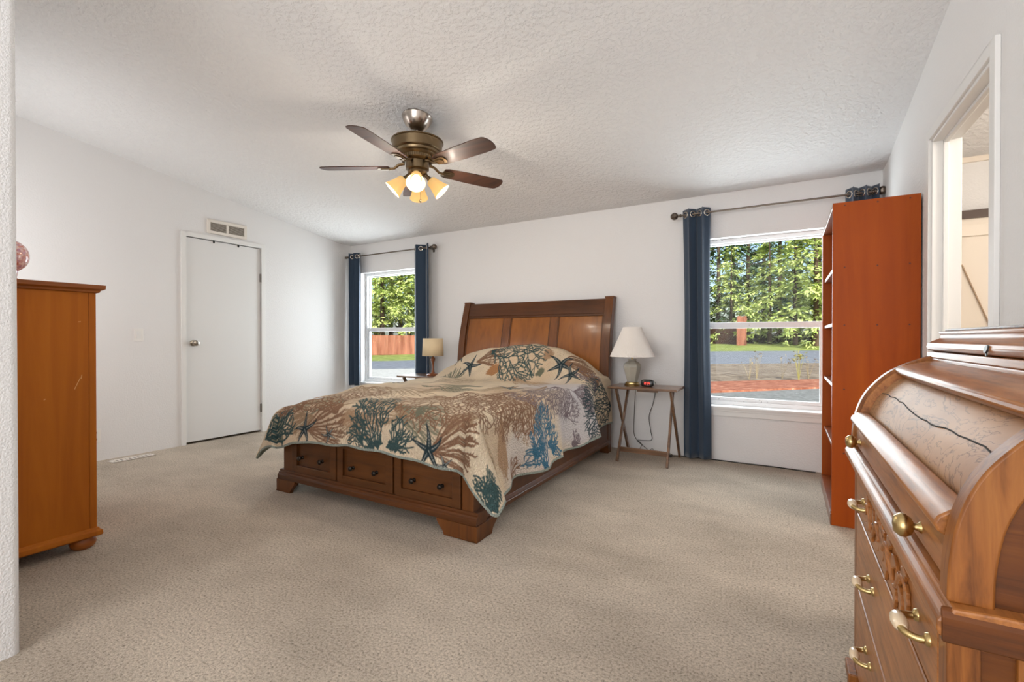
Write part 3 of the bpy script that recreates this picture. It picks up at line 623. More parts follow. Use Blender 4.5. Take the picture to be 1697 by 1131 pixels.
# ------------------------------------------------------------------ lamps and clock
M['brass'] = mat('polished_brass', (.52, .38, .17), .3, 1)
m = mat('pleated_shade', (.80, .75, .70), .8); M['shade'] = m
n, l, b_ = nodes(m); b_.inputs['Subsurface Weight'].default_value = 0
M['celadon'] = mat('grey_glaze', srgb(172, 168, 156), .12, coat=.6)
cx, cy = -1.165, 4.08
t = thing('table_lamp', 'large lamp with white pleated cone shade and grey faceted base', 'lamp', (cx, cy, .637))
b = MB(); b.lathe((cx, cy, 0), [(.0, .637), (.062, .637), (.064, .646), (.056, .652), (.054, .662), (.045, .668), (0, .668)], 48, mod=lambda a, h: 1+.045*abs(math.cos(5*a)) if h < .664 else 1)
b.build('base', M['brass'], t, smooth=35, label='scalloped brass base')
pr = [(.0, .668), (.046, .668), (.052, .69), (.066, .74), (.078, .785), (.080, .80), (.074, .822), (.056, .84), (.036, .85), (.034, .857), (.040, .862), (.038, .868), (.0, .868)]
b = MB(); b.lathe((cx, cy, 0), pr, 8); b.build('body', M['celadon'], t, bevel=.003, label='grey faceted ceramic body')
b = MB(); b.lathe((cx, cy, 0), [(.009, .866), (.009, .9), (.015, .905), (.015, .95), (.0, .95)], 16); b.build('stem', M['brass'], t, smooth=40)
b = MB(); b.sphere((cx, cy, .99), .03, 10, (1, 1, 1.3)); b.build('bulb', mat('unlit_bulb', (.8, .8, .78), .3), t, smooth=60)
N = 120; zig = lambda k: 1+.006*(1 if k % 2 else -1)
b = MB(); v = []
for (r_, z) in ((.190, .888), (.187, .894), (.078, 1.142), (.077, 1.146)):
    v += [(cx+r_*zig(k)*math.cos(2*math.pi*k/(2*N)), cy+r_*zig(k)*math.sin(2*math.pi*k/(2*N)), z) for k in range(2*N)]
b.add(v, [(i*2*N+j, i*2*N+(j+1) % (2*N), (i+1)*2*N+(j+1) % (2*N), (i+1)*2*N+j) for i in range(3) for j in range(2*N)])
b.build('lamp_shade', M['shade'], t, solid=.002, recalc=False, label='white pleated cone shade')
cx, cy = -3.365, 4.03
t = thing('table_lamp', 'small lamp with cream drum shade and turned wooden stem', 'lamp', (cx, cy, .637))
M['lampwood'] = wood('lamp_wood', srgb(96, 46, 16), srgb(140, 76, 30), srgb(160, 92, 44), 'z', 8, .3, .4)
b = MB(); b.lathe((cx, cy, 0), [(0, .637), (.066, .637), (.067, .65), (.06, .657), (.028, .662), (.018, .675), (.013, .71), (.011, .75), (.014, .785), (.023, .805), (.025, .82), (.018, .835), (.012, .842), (.012, .86), (0, .86)], 28); b.build('stem', M['lampwood'], t, smooth=40, label='turned orange-brown wood stem')
b = MB(); b.lathe((cx, cy, 0), [(.009, .86), (.009, .9), (.0, .9)], 12); b.build('socket', M['brass'], t)
b = MB(); v = []; n_ = 64
for (r_, z) in ((.116, .853), (.108, 1.046)): v += [(cx+r_*math.cos(2*math.pi*k/n_), cy+r_*math.sin(2*math.pi*k/n_), z) for k in range(n_)]
b.add(v, [(j, (j+1) % n_, n_+(j+1) % n_, n_+j) for j in range(n_)])
m = mat('cream_drum_shade', srgb(226, 205, 168), .8); t1 = noise(m, 60, 2, .5, (1, 1, .02)); bump(m, t1.outputs['Fac'], .1, .002)
b.build('lamp_shade', m, t, smooth=60, solid=.003, recalc=False, label='cream drum shade')
ckx, cky, ckz = -1.017, 4.02, .637
t = thing('alarm_clock', 'small black rounded alarm clock with red digits beside the pleated lamp', 'clock', (ckx, cky, ckz))
b = MB(); hw, hh = .054, .03
def cs(u): c_, s_ = math.cos(u), math.sin(u); e = .55; return (hw*math.copysign(abs(c_)**e, c_), hh*math.copysign(abs(s_)**e, s_))
ol = [cs(2*math.pi*k/40) for k in range(40)]
for i, (y, s_) in enumerate(((-.02, .9), (-.026, .84))): pass
v = []; lay = ((-.026, .80), (-.022, .93), (-.012, 1), (.014, 1), (.026, .9), (.032, .7))
for y, s_ in lay: v += [(ckx+x*s_, cky+y, ckz+.03+z*s_) for x, z in ol]
b.add(v, [(i*40+j, i*40+(j+1) % 40, (i+1)*40+(j+1) % 40, (i+1)*40+j) for i in range(len(lay)-1) for j in range(40)]+[tuple(range(40))[::-1], tuple(range(200, 240))])
b.build('body', mat('black_plastic', (.012, .010, .009), .25), t, smooth=40)
b = MB(); b.box(ckx-.03, cky-.0275, ckz+.014, ckx+.03, cky-.026, ckz+.046); b.build('display', mat('dark_red_display', (.05, .004, .003), .2), t)
MR = mat('red_digits', (.3, .01, .01), .5, emis=(1, .10, .07, 1), estr=2.2)
SEGS = {'1': 'bc', '2': 'abged', '4': 'fgbc', '0': 'abcdef'}
def digit(b, ch, x, z, w=.008, h=.016, th=.0022, y=0):
    P = {'a': (0, h, w, h), 'b': (w, h/2, w, h), 'c': (w, 0, w, h/2), 'd': (0, 0, w, 0), 'e': (0, 0, 0, h/2), 'f': (0, h/2, 0, h), 'g': (0, h/2, w, h/2)}
    for s_ in SEGS[ch]: q = P[s_]; b.box(x+q[0]-th/2, y, z+q[1]-th/2, x+q[2]+th/2, y+.001, z+q[3]+th/2)
for ch, dx_ in (('1', -.026), ('2', -.014), ('2', .006), ('4', .018)):
    b = MB(); digit(b, ch, ckx+dx_, ckz+.022, y=cky-.0285); b.build('digit', MR, t)
# cords
M['cord'] = mat('black_cord', (.02, .018, .016), .5); M['cordbrown'] = mat('brown_cord', (.06, .04, .025), .5)
def smoothpath(pts, k=8):
    P = [Vector(p) for p in pts]; out = []
    for i in range(len(P)-1):
        p0, p1, p2, p3 = P[max(i-1, 0)], P[i], P[i+1], P[min(i+2, len(P)-1)]
        for s in range(k):
            u = s/k; out.append(.5*((2*p1)+(-p0+p2)*u+(2*p0-5*p1+4*p2-p3)*u*u+(-p0+3*p1-3*p2+p3)*u**3))
    return out+[P[-1]]
b = MB(); b.tube(smoothpath([(-1.02, 4.053, .65), (-1.02, 4.15, .66), (-1.02, 4.32, .645), (-1.03, 4.345, .55), (-1.05, 4.35, .45), (-1.085, 4.35, .33), (-1.07, 4.35, .2), (-1.06, 4.345, .12), (-1.13, 4.345, .105), (-1.19, 4.34, .10), (-1.14, 4.34, .06), (-1.08, 4.33, .02), (-1.03, 4.3, .006), (-.95, 4.26, .006)]), .0028, 6)
tag(b.build('power_cord', M['cord'], smooth=60), 'thin black cord hanging from the alarm clock behind the tray table', 'cord', 'cords by the tray table')
b = MB(); b.tube(smoothpath([(-1.165, 4.145, .645), (-1.19, 4.24, .642), (-1.2, 4.32, .645), (-1.215, 4.35, .5), (-1.225, 4.355, .3), (-1.225, 4.35, .17), (-1.2, 4.345, .11), (-1.15, 4.34, .07), (-1.16, 4.32, .02), (-1.1, 4.3, .005), (-1.07, 4.33, .03), (-1.04, 4.32, .04), (-1.0, 4.28, .006), (-.93, 4.27, .008), (-.89, 4.28, .03), (-.85, 4.29, .006)]), .0026, 6)
tag(b.build('power_cord', M['cordbrown'], smooth=60), 'thin brown lamp cord hanging below the pleated lamp behind the tray table', 'cord', 'cords by the tray table')
b = MB(); b.tube(smoothpath([(-.9, 4.27, .008), (-.8, 4.33, .007), (-.6, 4.345, .006), (-.45, 4.35, .006), (-.3, 4.345, .006), (-.1, 4.35, .006), (.05, 4.34, .006), (.2, 4.33, .006)]), .0045, 6)
b.box(-.93, 4.255, 0, -.87, 4.285, .02)
tag(b.build('extension_cord', M['cord'], smooth=60), 'black extension cord along the base of the back wall under the right window', 'cord')

# ------------------------------------------------------------------ ceiling fan
FX, FY = -2.18, 2.45; ZF = zc(FY)
M['fanbrass'] = mat('antique_brass', (.21, .15, .085), .33, 1); M['fannickel'] = mat('fan_nickel', (.46, .40, .35), .25, 1)
M['blade'] = wood('blade_walnut', srgb(50, 28, 18), srgb(78, 46, 30), srgb(98, 60, 40), 'x', 5, .55, .04, .2)
fan_o = thing('ceiling_fan', 'five blade ceiling fan with dark wood blades and four lit lamp shades', 'ceiling fan', (FX, FY, ZF))
tl = math.atan(SL)
b = MB(); b.lathe((FX, FY, ZF+.004), [(.0, 0), (.102, 0), (.104, .012), (.098, .022), (.096, .028), (.085, .05), (.062, .078), (.036, .095), (.0, .096)], 40, (0, -math.sin(tl), -math.cos(tl))); b.build('canopy', M['fannickel'], fan_o, smooth=40, label='brushed nickel ceiling canopy')
MB().tube([(FX, FY, ZF-.06), (FX, FY, 2.36)], .0135, 16).build('downrod', M['fannickel'], fan_o, smooth=60)
b = MB(); b.lathe((FX, FY, 0), [(.0, 2.395), (.022, 2.395), (.024, 2.375), (.168, 2.392), (.176, 2.391), (.177, 2.384), (.170, 2.381), (.166, 2.325), (.160, 2.318), (.150, 2.316), (.146, 2.302), (.130, 2.298), (.122, 2.288), (.112, 2.282), (.112, 2.262), (.105, 2.256), (.078, 2.25), (.078, 2.20), (.06, 2.19), (0, 2.19)], 56)
b.build('motor_housing', M['fanbrass'], fan_o, smooth=35)
b = MB()
for k in range(44):
    a = 2*math.pi*k/44; c_, s_ = math.cos(a), math.sin(a); b.tube([(FX+.113*c_, FY+.113*s_, 2.265), (FX+.113*c_, FY+.113*s_, 2.280)], .004, 6)
b.build('fluted_band', M['fanbrass'], fan_o, smooth=60)
PH = 4
def fr(a, r_, t_, z):
    c_, s_ = math.cos(a), math.sin(a); return (FX+r_*c_-t_*s_, FY+r_*s_+t_*c_, z)
for k in range(5):
    a = R(-84+72*k+PH); pitch = R(-11)
    out = [(.19, -.045), (.22, -.058), (.40, -.068), (.57, -.071), (.64, -.067), (.655, -.058), (.668, -.03), (.672, 0), (.668, .030), (.655, .058), (.64, .067), (.57, .071), (.40, .068), (.22, .058), (.19, .045)]
    v = []
    for dz in (-.003, .003): v += [fr(a, r_, t_*math.cos(pitch), 2.218+t_*math.sin(pitch)+dz) for r_, t_ in out]
    n_ = len(out); b = MB(); b.add(v, [tuple(range(n_))[::-1], tuple(range(n_, 2*n_))]+[(i, (i+1) % n_, n_+(i+1) % n_, n_+i) for i in range(n_)])
    bl = b.build('blade', M['blade'], fan_o, bevel=.0015)
    ir = MB()
    ir.tube([fr(a, .09, 0, 2.245), fr(a, .13, 0, 2.235), fr(a, .16, 0, 2.212), fr(a, .20, 0, 2.207)], [.016, .013, .012, .014], 10, flat=.7)
    def plate(o1, zz):
        v = []
        for dz in (-.003, .003): v.extend([fr(a, r_, t_*math.cos(pitch), zz+t_*math.sin(pitch)+dz) for r_, t_ in o1])
        q = len(o1); ir.add(v, [tuple(range(q))[::-1], tuple(range(q, 2*q))]+[(i, (i+1) % q, q+(i+1) % q, q+i) for i in range(q)])
    plate([(.185, -.03), (.26, -.034), (.275, -.015), (.275, .015), (.26, .034), (.185, .03)], 2.2105)
    plate([(.19, -.019), (.24, -.022), (.255, 0), (.24, .022), (.19, .019)], 2.205)
    ir.build('blade_iron', M['fanbrass'], bl, bevel=.0012, label='brass blade bracket')
b = MB(); b.lathe((FX, FY, 0), [(0, 2.20), (.062, 2.195), (.066, 2.18), (.058, 2.165), (.03, 2.15), (.018, 2.135), (0, 2.132)], 40); b.build('light_fitter', M['fanbrass'], fan_o, smooth=40)
m = bpy.data.materials.new('lit_amber_glass'); m.use_nodes = True; n = m.node_tree.nodes; l = m.node_tree.links; n.clear()
o_ = n.new('ShaderNodeOutputMaterial'); a_ = n.new('ShaderNodeBsdfTranslucent'); a_.inputs[0].default_value = (.30, .20, .09, 1); g_ = n.new('ShaderNodeBsdfDiffuse'); g_.inputs[0].default_value = (.5, .4, .25, 1); x_ = n.new('ShaderNodeMixShader'); x_.inputs[0].default_value = .5
e_ = n.new('ShaderNodeEmission'); e_.inputs[0].default_value = (1, .66, .24, 1); e_.inputs[1].default_value = .5; ad = n.new('ShaderNodeAddShader')
l.new(a_.outputs[0], x_.inputs[1]); l.new(g_.outputs[0], x_.inputs[2]); l.new(x_.outputs[0], ad.inputs[0]); l.new(e_.outputs[0], ad.inputs[1]); l.new(ad.outputs[0], o_.inputs[0]); M['amber'] = m
M['bulb'] = mat('lit_bulb', (1, .95, .85), .3, emis=(1, .9, .72, 1), estr=9)
BULB = 6.2
for k, az in enumerate((-52, 38, 128, 218)):
    a = R(az); ax = Vector((math.cos(a)*.72, math.sin(a)*.72, -.70)).normalized(); st = Vector((FX+.055*math.cos(a), FY+.055*math.sin(a), 2.165))
    MB().tube([st-ax*.02, st+ax*.02, st+ax*.05], [.012, .014, .022], 14).build('socket', M['fanbrass'], fan_o, smooth=50)
    s0 = st+ax*.045
    prf = [(.024, 0), (.032, .004), (.036, .02), (.041, .045), (.049, .075), (.058, .10), (.063, .112)]
    b = MB(); pr2 = prf+[(r_-.003, h) for r_, h in prf[::-1]]; b.lathe(s0, pr2[:len(prf)], 32, ax); b.f = [f for f in b.f if len(f) == 4]; b.mi = [0]*len(b.f)
    sh = b.build('lamp_shade', M['amber'], fan_o, smooth=60, solid=.003, recalc=False, label='lit amber frosted glass shade')
    b = MB(); b.sphere(tuple(s0+ax*.062), .03, 10); b.build('bulb', M['bulb'], sh, smooth=60, label='glowing bulb')
    light('fan_bulb', 'POINT', tuple(s0+ax*.135), energy=BULB, color=(1, .90, .76), shadow_soft_size=.03)
for x, y, z in ((.02, -.03, 2.06), (.045, -.02, 1.985)):
    b = MB(); b.tube([(FX+x, FY+y, 2.15), (FX+x, FY+y, z)], .0012, 6); b.sphere((FX+x, FY+y, z-.008), .009, 8, (1, 1, 1.3)); b.build('pull_chain', M['fanbrass'], fan_o, smooth=60)

# ------------------------------------------------------------------ chest and ornament
M['chest'] = wood('chest_wood', srgb(172, 92, 14), srgb(188, 106, 20), srgb(198, 116, 26), 'z', 2.6, .5, 0, .22, .02, .25)
M['chestd'] = wood('chest_trim_wood', srgb(140, 70, 14), srgb(160, 86, 22), srgb(176, 100, 32), 'y', 6, .42, .1)
t = thing('chest_of_drawers', 'tall orange-stained wooden chest with bun feet beside the left wall corner', 'chest', (-3.5, .75, 0))
CX0, CX1, CY0, CY1 = -3.95, -3.0, .535, .985
MB().box(CX0, CY0, .085, CX1, CY1-.03, 1.28).build('body', M['chest'], t, bevel=.002)
MB().box(CX0, CY1-.03, .085, CX1, CY1, 1.28).build('face_frame', M['chest'], t, bevel=.004)
b = MB()
pr = [(0, 1.275), (.012, 1.279), (.014, 1.288), (.022, 1.292), (.03, 1.296), (.031, 1.316)]
zz = [(q, z) for q, z in pr]
lay = [[(CX0-q, CY0), (CX1+q, CY0), (CX1+q, CY1+q), (CX0-q, CY1+q)] for q, z in zz]
v = [(x, y, zz[i][1]) for i in range(len(zz)) for x, y in lay[i]]
b.add(v, [(i*4+j, i*4+(j+1) % 4, (i+1)*4+(j+1) % 4, (i+1)*4+j) for i in range(len(zz)-1) for j in range(4)]+[(3, 2, 1, 0), tuple(range(len(zz)*4-4, len(zz)*4))]); b.build('top', M['chestd'], t, bevel=.002)
b = MB(); zz = [(0, .098), (.006, .095), (.008, .088), (.017, .082), (.019, .062), (.012, .055)]
v = [(x, y, z) for q, z in zz for x, y in ((CX0-q, CY0), (CX1+q, CY0), (CX1+q, CY1+q), (CX0-q, CY1+q))]
b.add(v, [(i*4+j, i*4+(j+1) % 4, (i+1)*4+(j+1) % 4, (i+1)*4+j) for i in range(len(zz)-1) for j in range(4)]+[(3, 2, 1, 0), tuple(range(len(zz)*4-4, len(zz)*4))]); b.build('base_moulding', M['chest'], t, bevel=.0015)
for x, y in ((CX1-.04, CY1-.045), (CX0+.04, CY1-.045), (CX1-.04, CY0+.05), (CX0+.04, CY0+.05)):
    b = MB(); b.lathe((x, y, 0), [(0, 0), (.036, 0), (.048, .012), (.053, .028), (.05, .045), (.042, .056), (0, .056)], 28); b.build('bun_foot', M['chestd'], t, smooth=45)
sc = mat('scratch', srgb(214, 160, 96), .6)
for y, z, dy, dz in ((.90, .80, .022, .055), (.925, .85, .003, .02), (.79, .76, .006, .004), (.915, 1.13, .01, .002)):
    b = MB(); b.obox((CX1+.0006, y, z), (CX1+.0006, y+dy, z+dz), .003, .001, (0, 1, 0)); b.build('scratch', sc, t, label='pale scratch on the side panel')
m = mat('pink_mosaic', (.75, .45, .4), .2, coat=.5); M['pink'] = m
n, l, b_ = nodes(m); tc = n.new('ShaderNodeTexCoord'); vo = n.new('ShaderNodeTexVoronoi'); vo.inputs['Scale'].default_value = 90; l.new(tc.outputs['Object'], vo.inputs[0]); r_ = ramp(m, vo.outputs['Color'], [(.2, srgb(206, 120, 104)), (.45, srgb(238, 206, 196)), (.7, srgb(196, 140, 160)), (.9, srgb(226, 170, 150))]); setcol(m, r_.outputs[0])
b = MB(); b.lathe((-3.243, .73, 0), [(0, 1.316), (.04, 1.316), (.042, 1.326), (.03, 1.345), (.034, 1.37)]+[(.075*math.sin(math.pi*q), 1.449-.08*math.cos(math.pi*q)) for q in np.linspace(.15, 1, 14)], 40)
tag(b.build('round_ornament', M['pink'], smooth=50), 'pink mottled round ornament on the orange chest, half hidden by the wall corner', 'ornament')

# ------------------------------------------------------------------ bookshelf
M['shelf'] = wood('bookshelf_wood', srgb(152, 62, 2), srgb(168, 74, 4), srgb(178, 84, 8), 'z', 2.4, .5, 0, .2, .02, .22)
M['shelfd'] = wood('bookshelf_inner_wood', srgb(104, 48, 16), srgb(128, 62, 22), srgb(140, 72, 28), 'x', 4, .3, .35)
t = thing('bookshelf', 'tall empty orange-brown wooden bookshelf beside the right window', 'bookshelf', (.41, 3.6, 0))
SX0, SX1, SY0, SY1, SZ = .222, .602, 3.174, 4.03, 1.803
MB().box(SX0, SY0, 0, SX1, SY0+.02, SZ).build('side_panel', M['shelf'], t, bevel=.0015)
MB().box(SX0, SY1-.02, 0, SX1, SY1, SZ).build('side_panel', M['shelf'], t, bevel=.0015)
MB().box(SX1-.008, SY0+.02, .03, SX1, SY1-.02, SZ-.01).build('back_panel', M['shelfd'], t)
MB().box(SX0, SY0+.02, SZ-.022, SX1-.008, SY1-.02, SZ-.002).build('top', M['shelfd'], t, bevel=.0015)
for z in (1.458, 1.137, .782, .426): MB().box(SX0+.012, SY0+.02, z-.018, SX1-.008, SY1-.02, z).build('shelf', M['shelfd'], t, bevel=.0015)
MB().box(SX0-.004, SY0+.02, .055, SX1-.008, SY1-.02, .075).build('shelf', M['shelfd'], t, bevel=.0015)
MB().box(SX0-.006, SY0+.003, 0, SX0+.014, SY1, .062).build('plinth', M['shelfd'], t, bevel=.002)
pm_ = mat('dark_plug', srgb(92, 40, 14), .6)
for z in (1.79, 1.448, 1.128, .772, .416):
    for x in (SX0+.055, SX0+.20, SX0+.335): MB().lathe((x, SY0-.0004, z-.006), [(0, 0), (.0045, 0), (.0045, .001), (0, .001)], 12, (0, -1, 0)).build('screw_plug', pm_, t)

# ------------------------------------------------------------------ cylinder desk
OKD, OKM, OKL = srgb(112, 64, 26), srgb(160, 100, 48), srgb(180, 118, 62)
M['oak'] = wood('desk_oak', OKD, OKM, OKL, 'y', 20, .38, .08, .2, .12, .45)
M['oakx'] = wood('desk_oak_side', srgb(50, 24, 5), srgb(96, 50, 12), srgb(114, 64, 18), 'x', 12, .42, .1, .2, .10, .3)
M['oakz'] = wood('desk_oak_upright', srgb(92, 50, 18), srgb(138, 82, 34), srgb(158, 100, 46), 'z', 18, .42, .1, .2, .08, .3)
m = mat('figured_veneer', (.5, .32, .18), .5, coat=.03, spec=.3); M['veneer'] = m
n, l, b_ = nodes(m); tq = noise(m, 9, 5, .55, (1.4, .55, 1.4), 1.3); t2 = noise(m, 4, 2)
lines = ramp(m, tq.outputs['Fac'], [(.0, (1, 1, 1)), (.385, (1, 1, 1)), (.395, (.42, .36, .30)), (.41, (.95, .95, .95)), (.49, (1, 1, 1)), (.50, (.42, .36, .30)), (.515, (1, 1, 1)), (.60, (.96, .96, .96)), (.608, (.45, .38, .32)), (.622, (1, 1, 1))])
bs = ramp(m, t2.outputs['Fac'], [(.3, srgb(150, 104, 68)), (.7, srgb(182, 138, 94))]); setcol(m, mix(m, 1., lines.outputs[0], bs.outputs[0], 'MULTIPLY'))
ta = noise(m, 120, 2, .5); bump(m, ta.outputs['Fac'], .05, .002)
desk = thing('cylinder_desk', 'antique oak cylinder desk with curved roll top and brass pulls', 'desk', (.38, 1.165, 0))
DA, DB = .69, 1.64
prof = [(.158, .752), (.160, .80), (.168, .85), (.184, .893), (.205, .925), (.235, .957), (.275, .983), (.325, 1.005)]
def smooth2(pts, k=6): return [(p.x, p.y) for p in smoothpath([(x, z, 0) for x, z in pts], k)]
PF = smooth2(prof)
def inset(P, d):
    out = []
    for i, (x, z) in enumerate(P):
        x0, z0 = P[max(i-1, 0)]; x1, z1 = P[min(i+1, len(P)-1)]; L = math.hypot(x1-x0, z1-z0); nx, nz = (z1-z0)/L, -(x1-x0)/L; out.append((x+nx*d, z+nz*d))
    return out
def arc_band(y0, y1, d0, d1, name, mt_, sm=30, bev=.003):
    A = inset(PF, d0); B = inset(PF, d1); b = MB(); b.prism(A+B[::-1], 'y', y0, y1); return b.build(name, mt_, desk, smooth=sm, bevel=bev)
for y0, y1 in ((DA+.016, DA+.048), (DB-.048, DB-.016)):
    arc_band(y0, y1, 0, .04, 'arch_rim', M['oakz'])
for y0, y1, nm in ((DA+.022, DA+.032, 'cheek'), (DB-.032, DB-.022, 'cheek')):
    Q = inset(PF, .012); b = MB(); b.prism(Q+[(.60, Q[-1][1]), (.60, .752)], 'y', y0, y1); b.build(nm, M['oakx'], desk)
for y0, y1 in ((DA+.048, DA+.056), (DB-.056, DB-.048)): arc_band(y0, y1, .008, .045, 'bead', M['oak'])
PV = [p for p in inset(PF, .026)]
b = MB(); b.prism(PV+[(x+.02, z-.02) for x, z in PV[::-1]], 'y', DA+.05, DB-.05); roll = b.build('roll_front', M['veneer'], desk, smooth=30, label='curved figured veneer roll front with a long crack')
# crack across the veneer
ci = min(range(len(PV)), key=lambda i: abs(PV[i][1]-.905)); rg = random.Random(5); pts = []
for k in range(26):
    f = k/25; i = ci+rg.choice((0, 0, 0)); x, z = PV[i]; y = DB-.075-(DB-DA-.13)*f; w = .004*math.sin(9*f)+rg.uniform(-.0022, .0022); pts.append((x+.7*w-.0006, y, z+.7*w+.0006))
b = MB(); b.tube(pts, .0012, 6, flat=1); b.build('crack', M['dark'], roll, label='dark crack')
# lower and upper bars of the roll
def ybar(poly, name, m_, y0=DA+.05, y1=DB-.05, bev=.003): b = MB(); b.prism(poly, 'y', y0, y1); return b.build(name, m_, desk, bevel=bev, smooth=30)
ybar([(.168, .756), (.166, .80), (.170, .818), (.19, .818), (.19, .756)], 'roll_panel', M['oak'])
ybar([(.190, .812), (.166, .814), (.156, .820), (.153, .829), (.157, .838), (.170, .848), (.190, .852)], 'handle_bar', M['oak'])
ybar([(.262, .948), (.250, .958), (.25, .969), (.262, .977), (.30, .988), (.335, .995), (.335, .965)], 'upper_bar', M['oak'])
for y in (.872, 1.505):
    b = MB(); b.lathe((.169, y, .78), [(.008, 0), (.008, .003), (.005, .006), (.005, .010), (.012, .013), (.0165, .02), (.0165, .026), (.011, .033), (0, .035)], 24, (-1, 0, 0)); b.build('knob', M['brass'], desk, smooth=50, label='round brass knob')
# slab
def slab_poly(x): return [(x+.010, .712), (x, .722), (x, .736), (x+.004, .742), (x+.010, .744), (x+.014, .752), (x+.05, .754), (.607, .754), (.607, .712)]
b = MB(); b.prism(slab_poly(.146), 'y', DA, DB); b.build('writing_slab', M['oak'], desk, bevel=.003)
for y0, y1 in ((DA-.003, DA+.006), (DB-.006, DB+.003)):
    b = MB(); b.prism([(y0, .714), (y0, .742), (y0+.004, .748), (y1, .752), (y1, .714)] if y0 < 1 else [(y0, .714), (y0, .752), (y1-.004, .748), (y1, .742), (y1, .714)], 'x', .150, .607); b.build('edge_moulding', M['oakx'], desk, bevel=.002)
# top ledge
b = MB(); b.box(.322, DA+.01, 1.0, .607, DB-.01, 1.016); b.prism([(.335, 1.016), (.322, 1.02), (.318, 1.030), (.322, 1.038), (.33, 1.043), (.345, 1.05), (.347, 1.058), (.343, 1.062), (.343, 1.068), (.607, 1.068), (.607, 1.016)], 'y', DA+.01, DB-.02)
b.build('top_ledge', M['oak'], desk, bevel=.0025, smooth=30)
b = MB(); b.box(.322, DA+.012, .965, .607, DB-.012, 1.0); b.build('top_rail', M['oak'], desk, bevel=.003)
b = MB(); b.box(.352, DA+.03, 1.068, .60, DB-.035, 1.074); b.build('top_board', M['oakx'], desk, bevel=.002)
b = MB(); b.lathe((.319, 1.185, 1.03), [(.004, 0), (.008, 0), (.008, .003), (.004, .003)], 18, (-1, 0, .25)); b.box(.3165, 1.1825, 1.017, .3185, 1.1875, 1.031); b.build('escutcheon', M['black'], desk, label='small dark keyhole escutcheon')
# case below the slab
FX0 = .1646
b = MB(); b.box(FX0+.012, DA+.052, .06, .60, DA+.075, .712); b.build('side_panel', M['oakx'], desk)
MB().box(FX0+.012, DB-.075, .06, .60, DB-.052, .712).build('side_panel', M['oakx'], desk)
for y in (DA+.045, DB-.08):
    b = MB(); b.box(FX0, y, .06, FX0+.03, y+.035, .712); b.build('front_post', M['oakz'], desk, bevel=.002)
    b = MB(); b.box(FX0-.014, y-.02, 0, FX0+.05, y+.055, .12); b.box(FX0-.018, y-.024, .12, FX0+.05, y+.059, .15); b.build('foot', M['oakz'], desk, bevel=.003)
for y0, y1 in ((DA+.045, DA+.055), (DB-.055, DB-.045)):
    b = MB(); b.box(FX0+.06, y0, .06, FX0+.095, y1, .712); b.box(.56, y0, .06, .60, y1, .712); b.box(FX0+.095, y0, .66, .56, y1, .712); b.box(FX0+.095, y0, .06, .56, y1, .13); b.build('side_frame', M['oakz'], desk, bevel=.002)
MB().box(FX0+.02, DA+.075, .06, .60, DB-.075, .08).build('bottom_board', M['oakx'], desk)
MB().box(.595, DA+.075, .08, .60, DB-.075, .712).build('back_panel', M['oakx'], desk)
M['ivory'] = mat('ivory_ceramic', srgb(226, 204, 172), .2, coat=.4)
HZ = [(.655, .592, .708), (.505, .398, .582), (.318, .16, .388)]
for (hz, z0, z1), (ya, yb) in zip(HZ, ((.845, 1.385), (.80, 1.30), (.82, 1.34))):
    b = MB(); b.box(FX0, DA+.083, z0, FX0+.02, DB-.083, z1)
    dr = b.build('drawer', M['oak'], desk, bevel=.003)
    for yy in (ya, yb):
        hd = MB(); xg = FX0-.026
        hd.tube(smoothpath([(FX0, yy-.032, hz-.004), (FX0-.012, yy-.031, hz-.006), (xg, yy-.022, hz-.004), (xg, yy, hz-.002), (xg, yy+.022, hz-.004), (FX0-.012, yy+.031, hz-.006), (FX0, yy+.032, hz-.004)], 5), .005, 10)
        for e in (-.032, .032): hd.lathe((FX0, yy+e, hz-.004), [(.009, 0), (.008, .004), (.004, .006)], 14, (-1, 0, 0))
        h_ = hd.build('pull', M['brass'], dr, smooth=50, label='brass bail pull with an ivory grip')
        g = MB(); g.lathe((xg, yy-.02, hz-.003), [(.0, 0), (.006, .0), (.009, .007), (.0105, .02), (.009, .033), (.006, .04), (0, .04)], 16, (0, 1, 0)); g.build('ceramic_grip', M['ivory'], dr, smooth=60, label='ivory ceramic grip')
# applied carving on the top drawer
rg = random.Random(3)
def leaf(b, cy_, cz_, ang, L, w, x=FX0-.001, th=.0045):
    n_ = 9; up = []; dn = []
    for i in range(n_):
        t_ = i/(n_-1); ww = w*math.sin(math.pi*min(t_*1.05, 1)**.8)*(1+.35*(i % 2)); bend = .5*t_*t_
        a = ang+bend; px, pz = L*t_*math.cos(a), L*t_*math.sin(a); up.append((cy_+px-ww*math.sin(a), cz_+pz+ww*math.cos(a))); dn.append((cy_+px+ww*math.sin(a), cz_+pz-ww*math.cos(a)))
    b.prism(up+dn[::-1], 'x', x-th, x+.001)
dtop = [o for o in bpy.data.objects if o.name == 'drawer' or o.name.startswith('drawer.')][3]
cyv, czv = 1.14, .65
b = MB(); b.prism([(cyv+.03*math.cos(a), czv+.028*math.sin(a)) for a in np.linspace(0, 2*math.pi, 17)[:-1]], 'x', FX0-.006, FX0+.001)
for s_ in (-1, 1):
    pts = [(FX0-.004, cyv+s_*(.02+.19*q), czv+.022*math.sin(9*q)) for q in np.linspace(0, 1, 20)]
    b.tube(pts, [.006-.003*q for q in np.linspace(0, 1, 20)], 8)
    for k in range(9):
        q = .03+.021*k; ang = (.9 if k % 2 else -.9)+rg.uniform(-.2, .2)
        leaf(b, cyv+s_*(q), czv+.02*math.sin(k), ang if s_ > 0 else math.pi-ang, .048+.008*rg.random(), .010)
for k in range(6): leaf(b, cyv, czv, math.pi/2+(k-2.5)*.5, .05, .011)
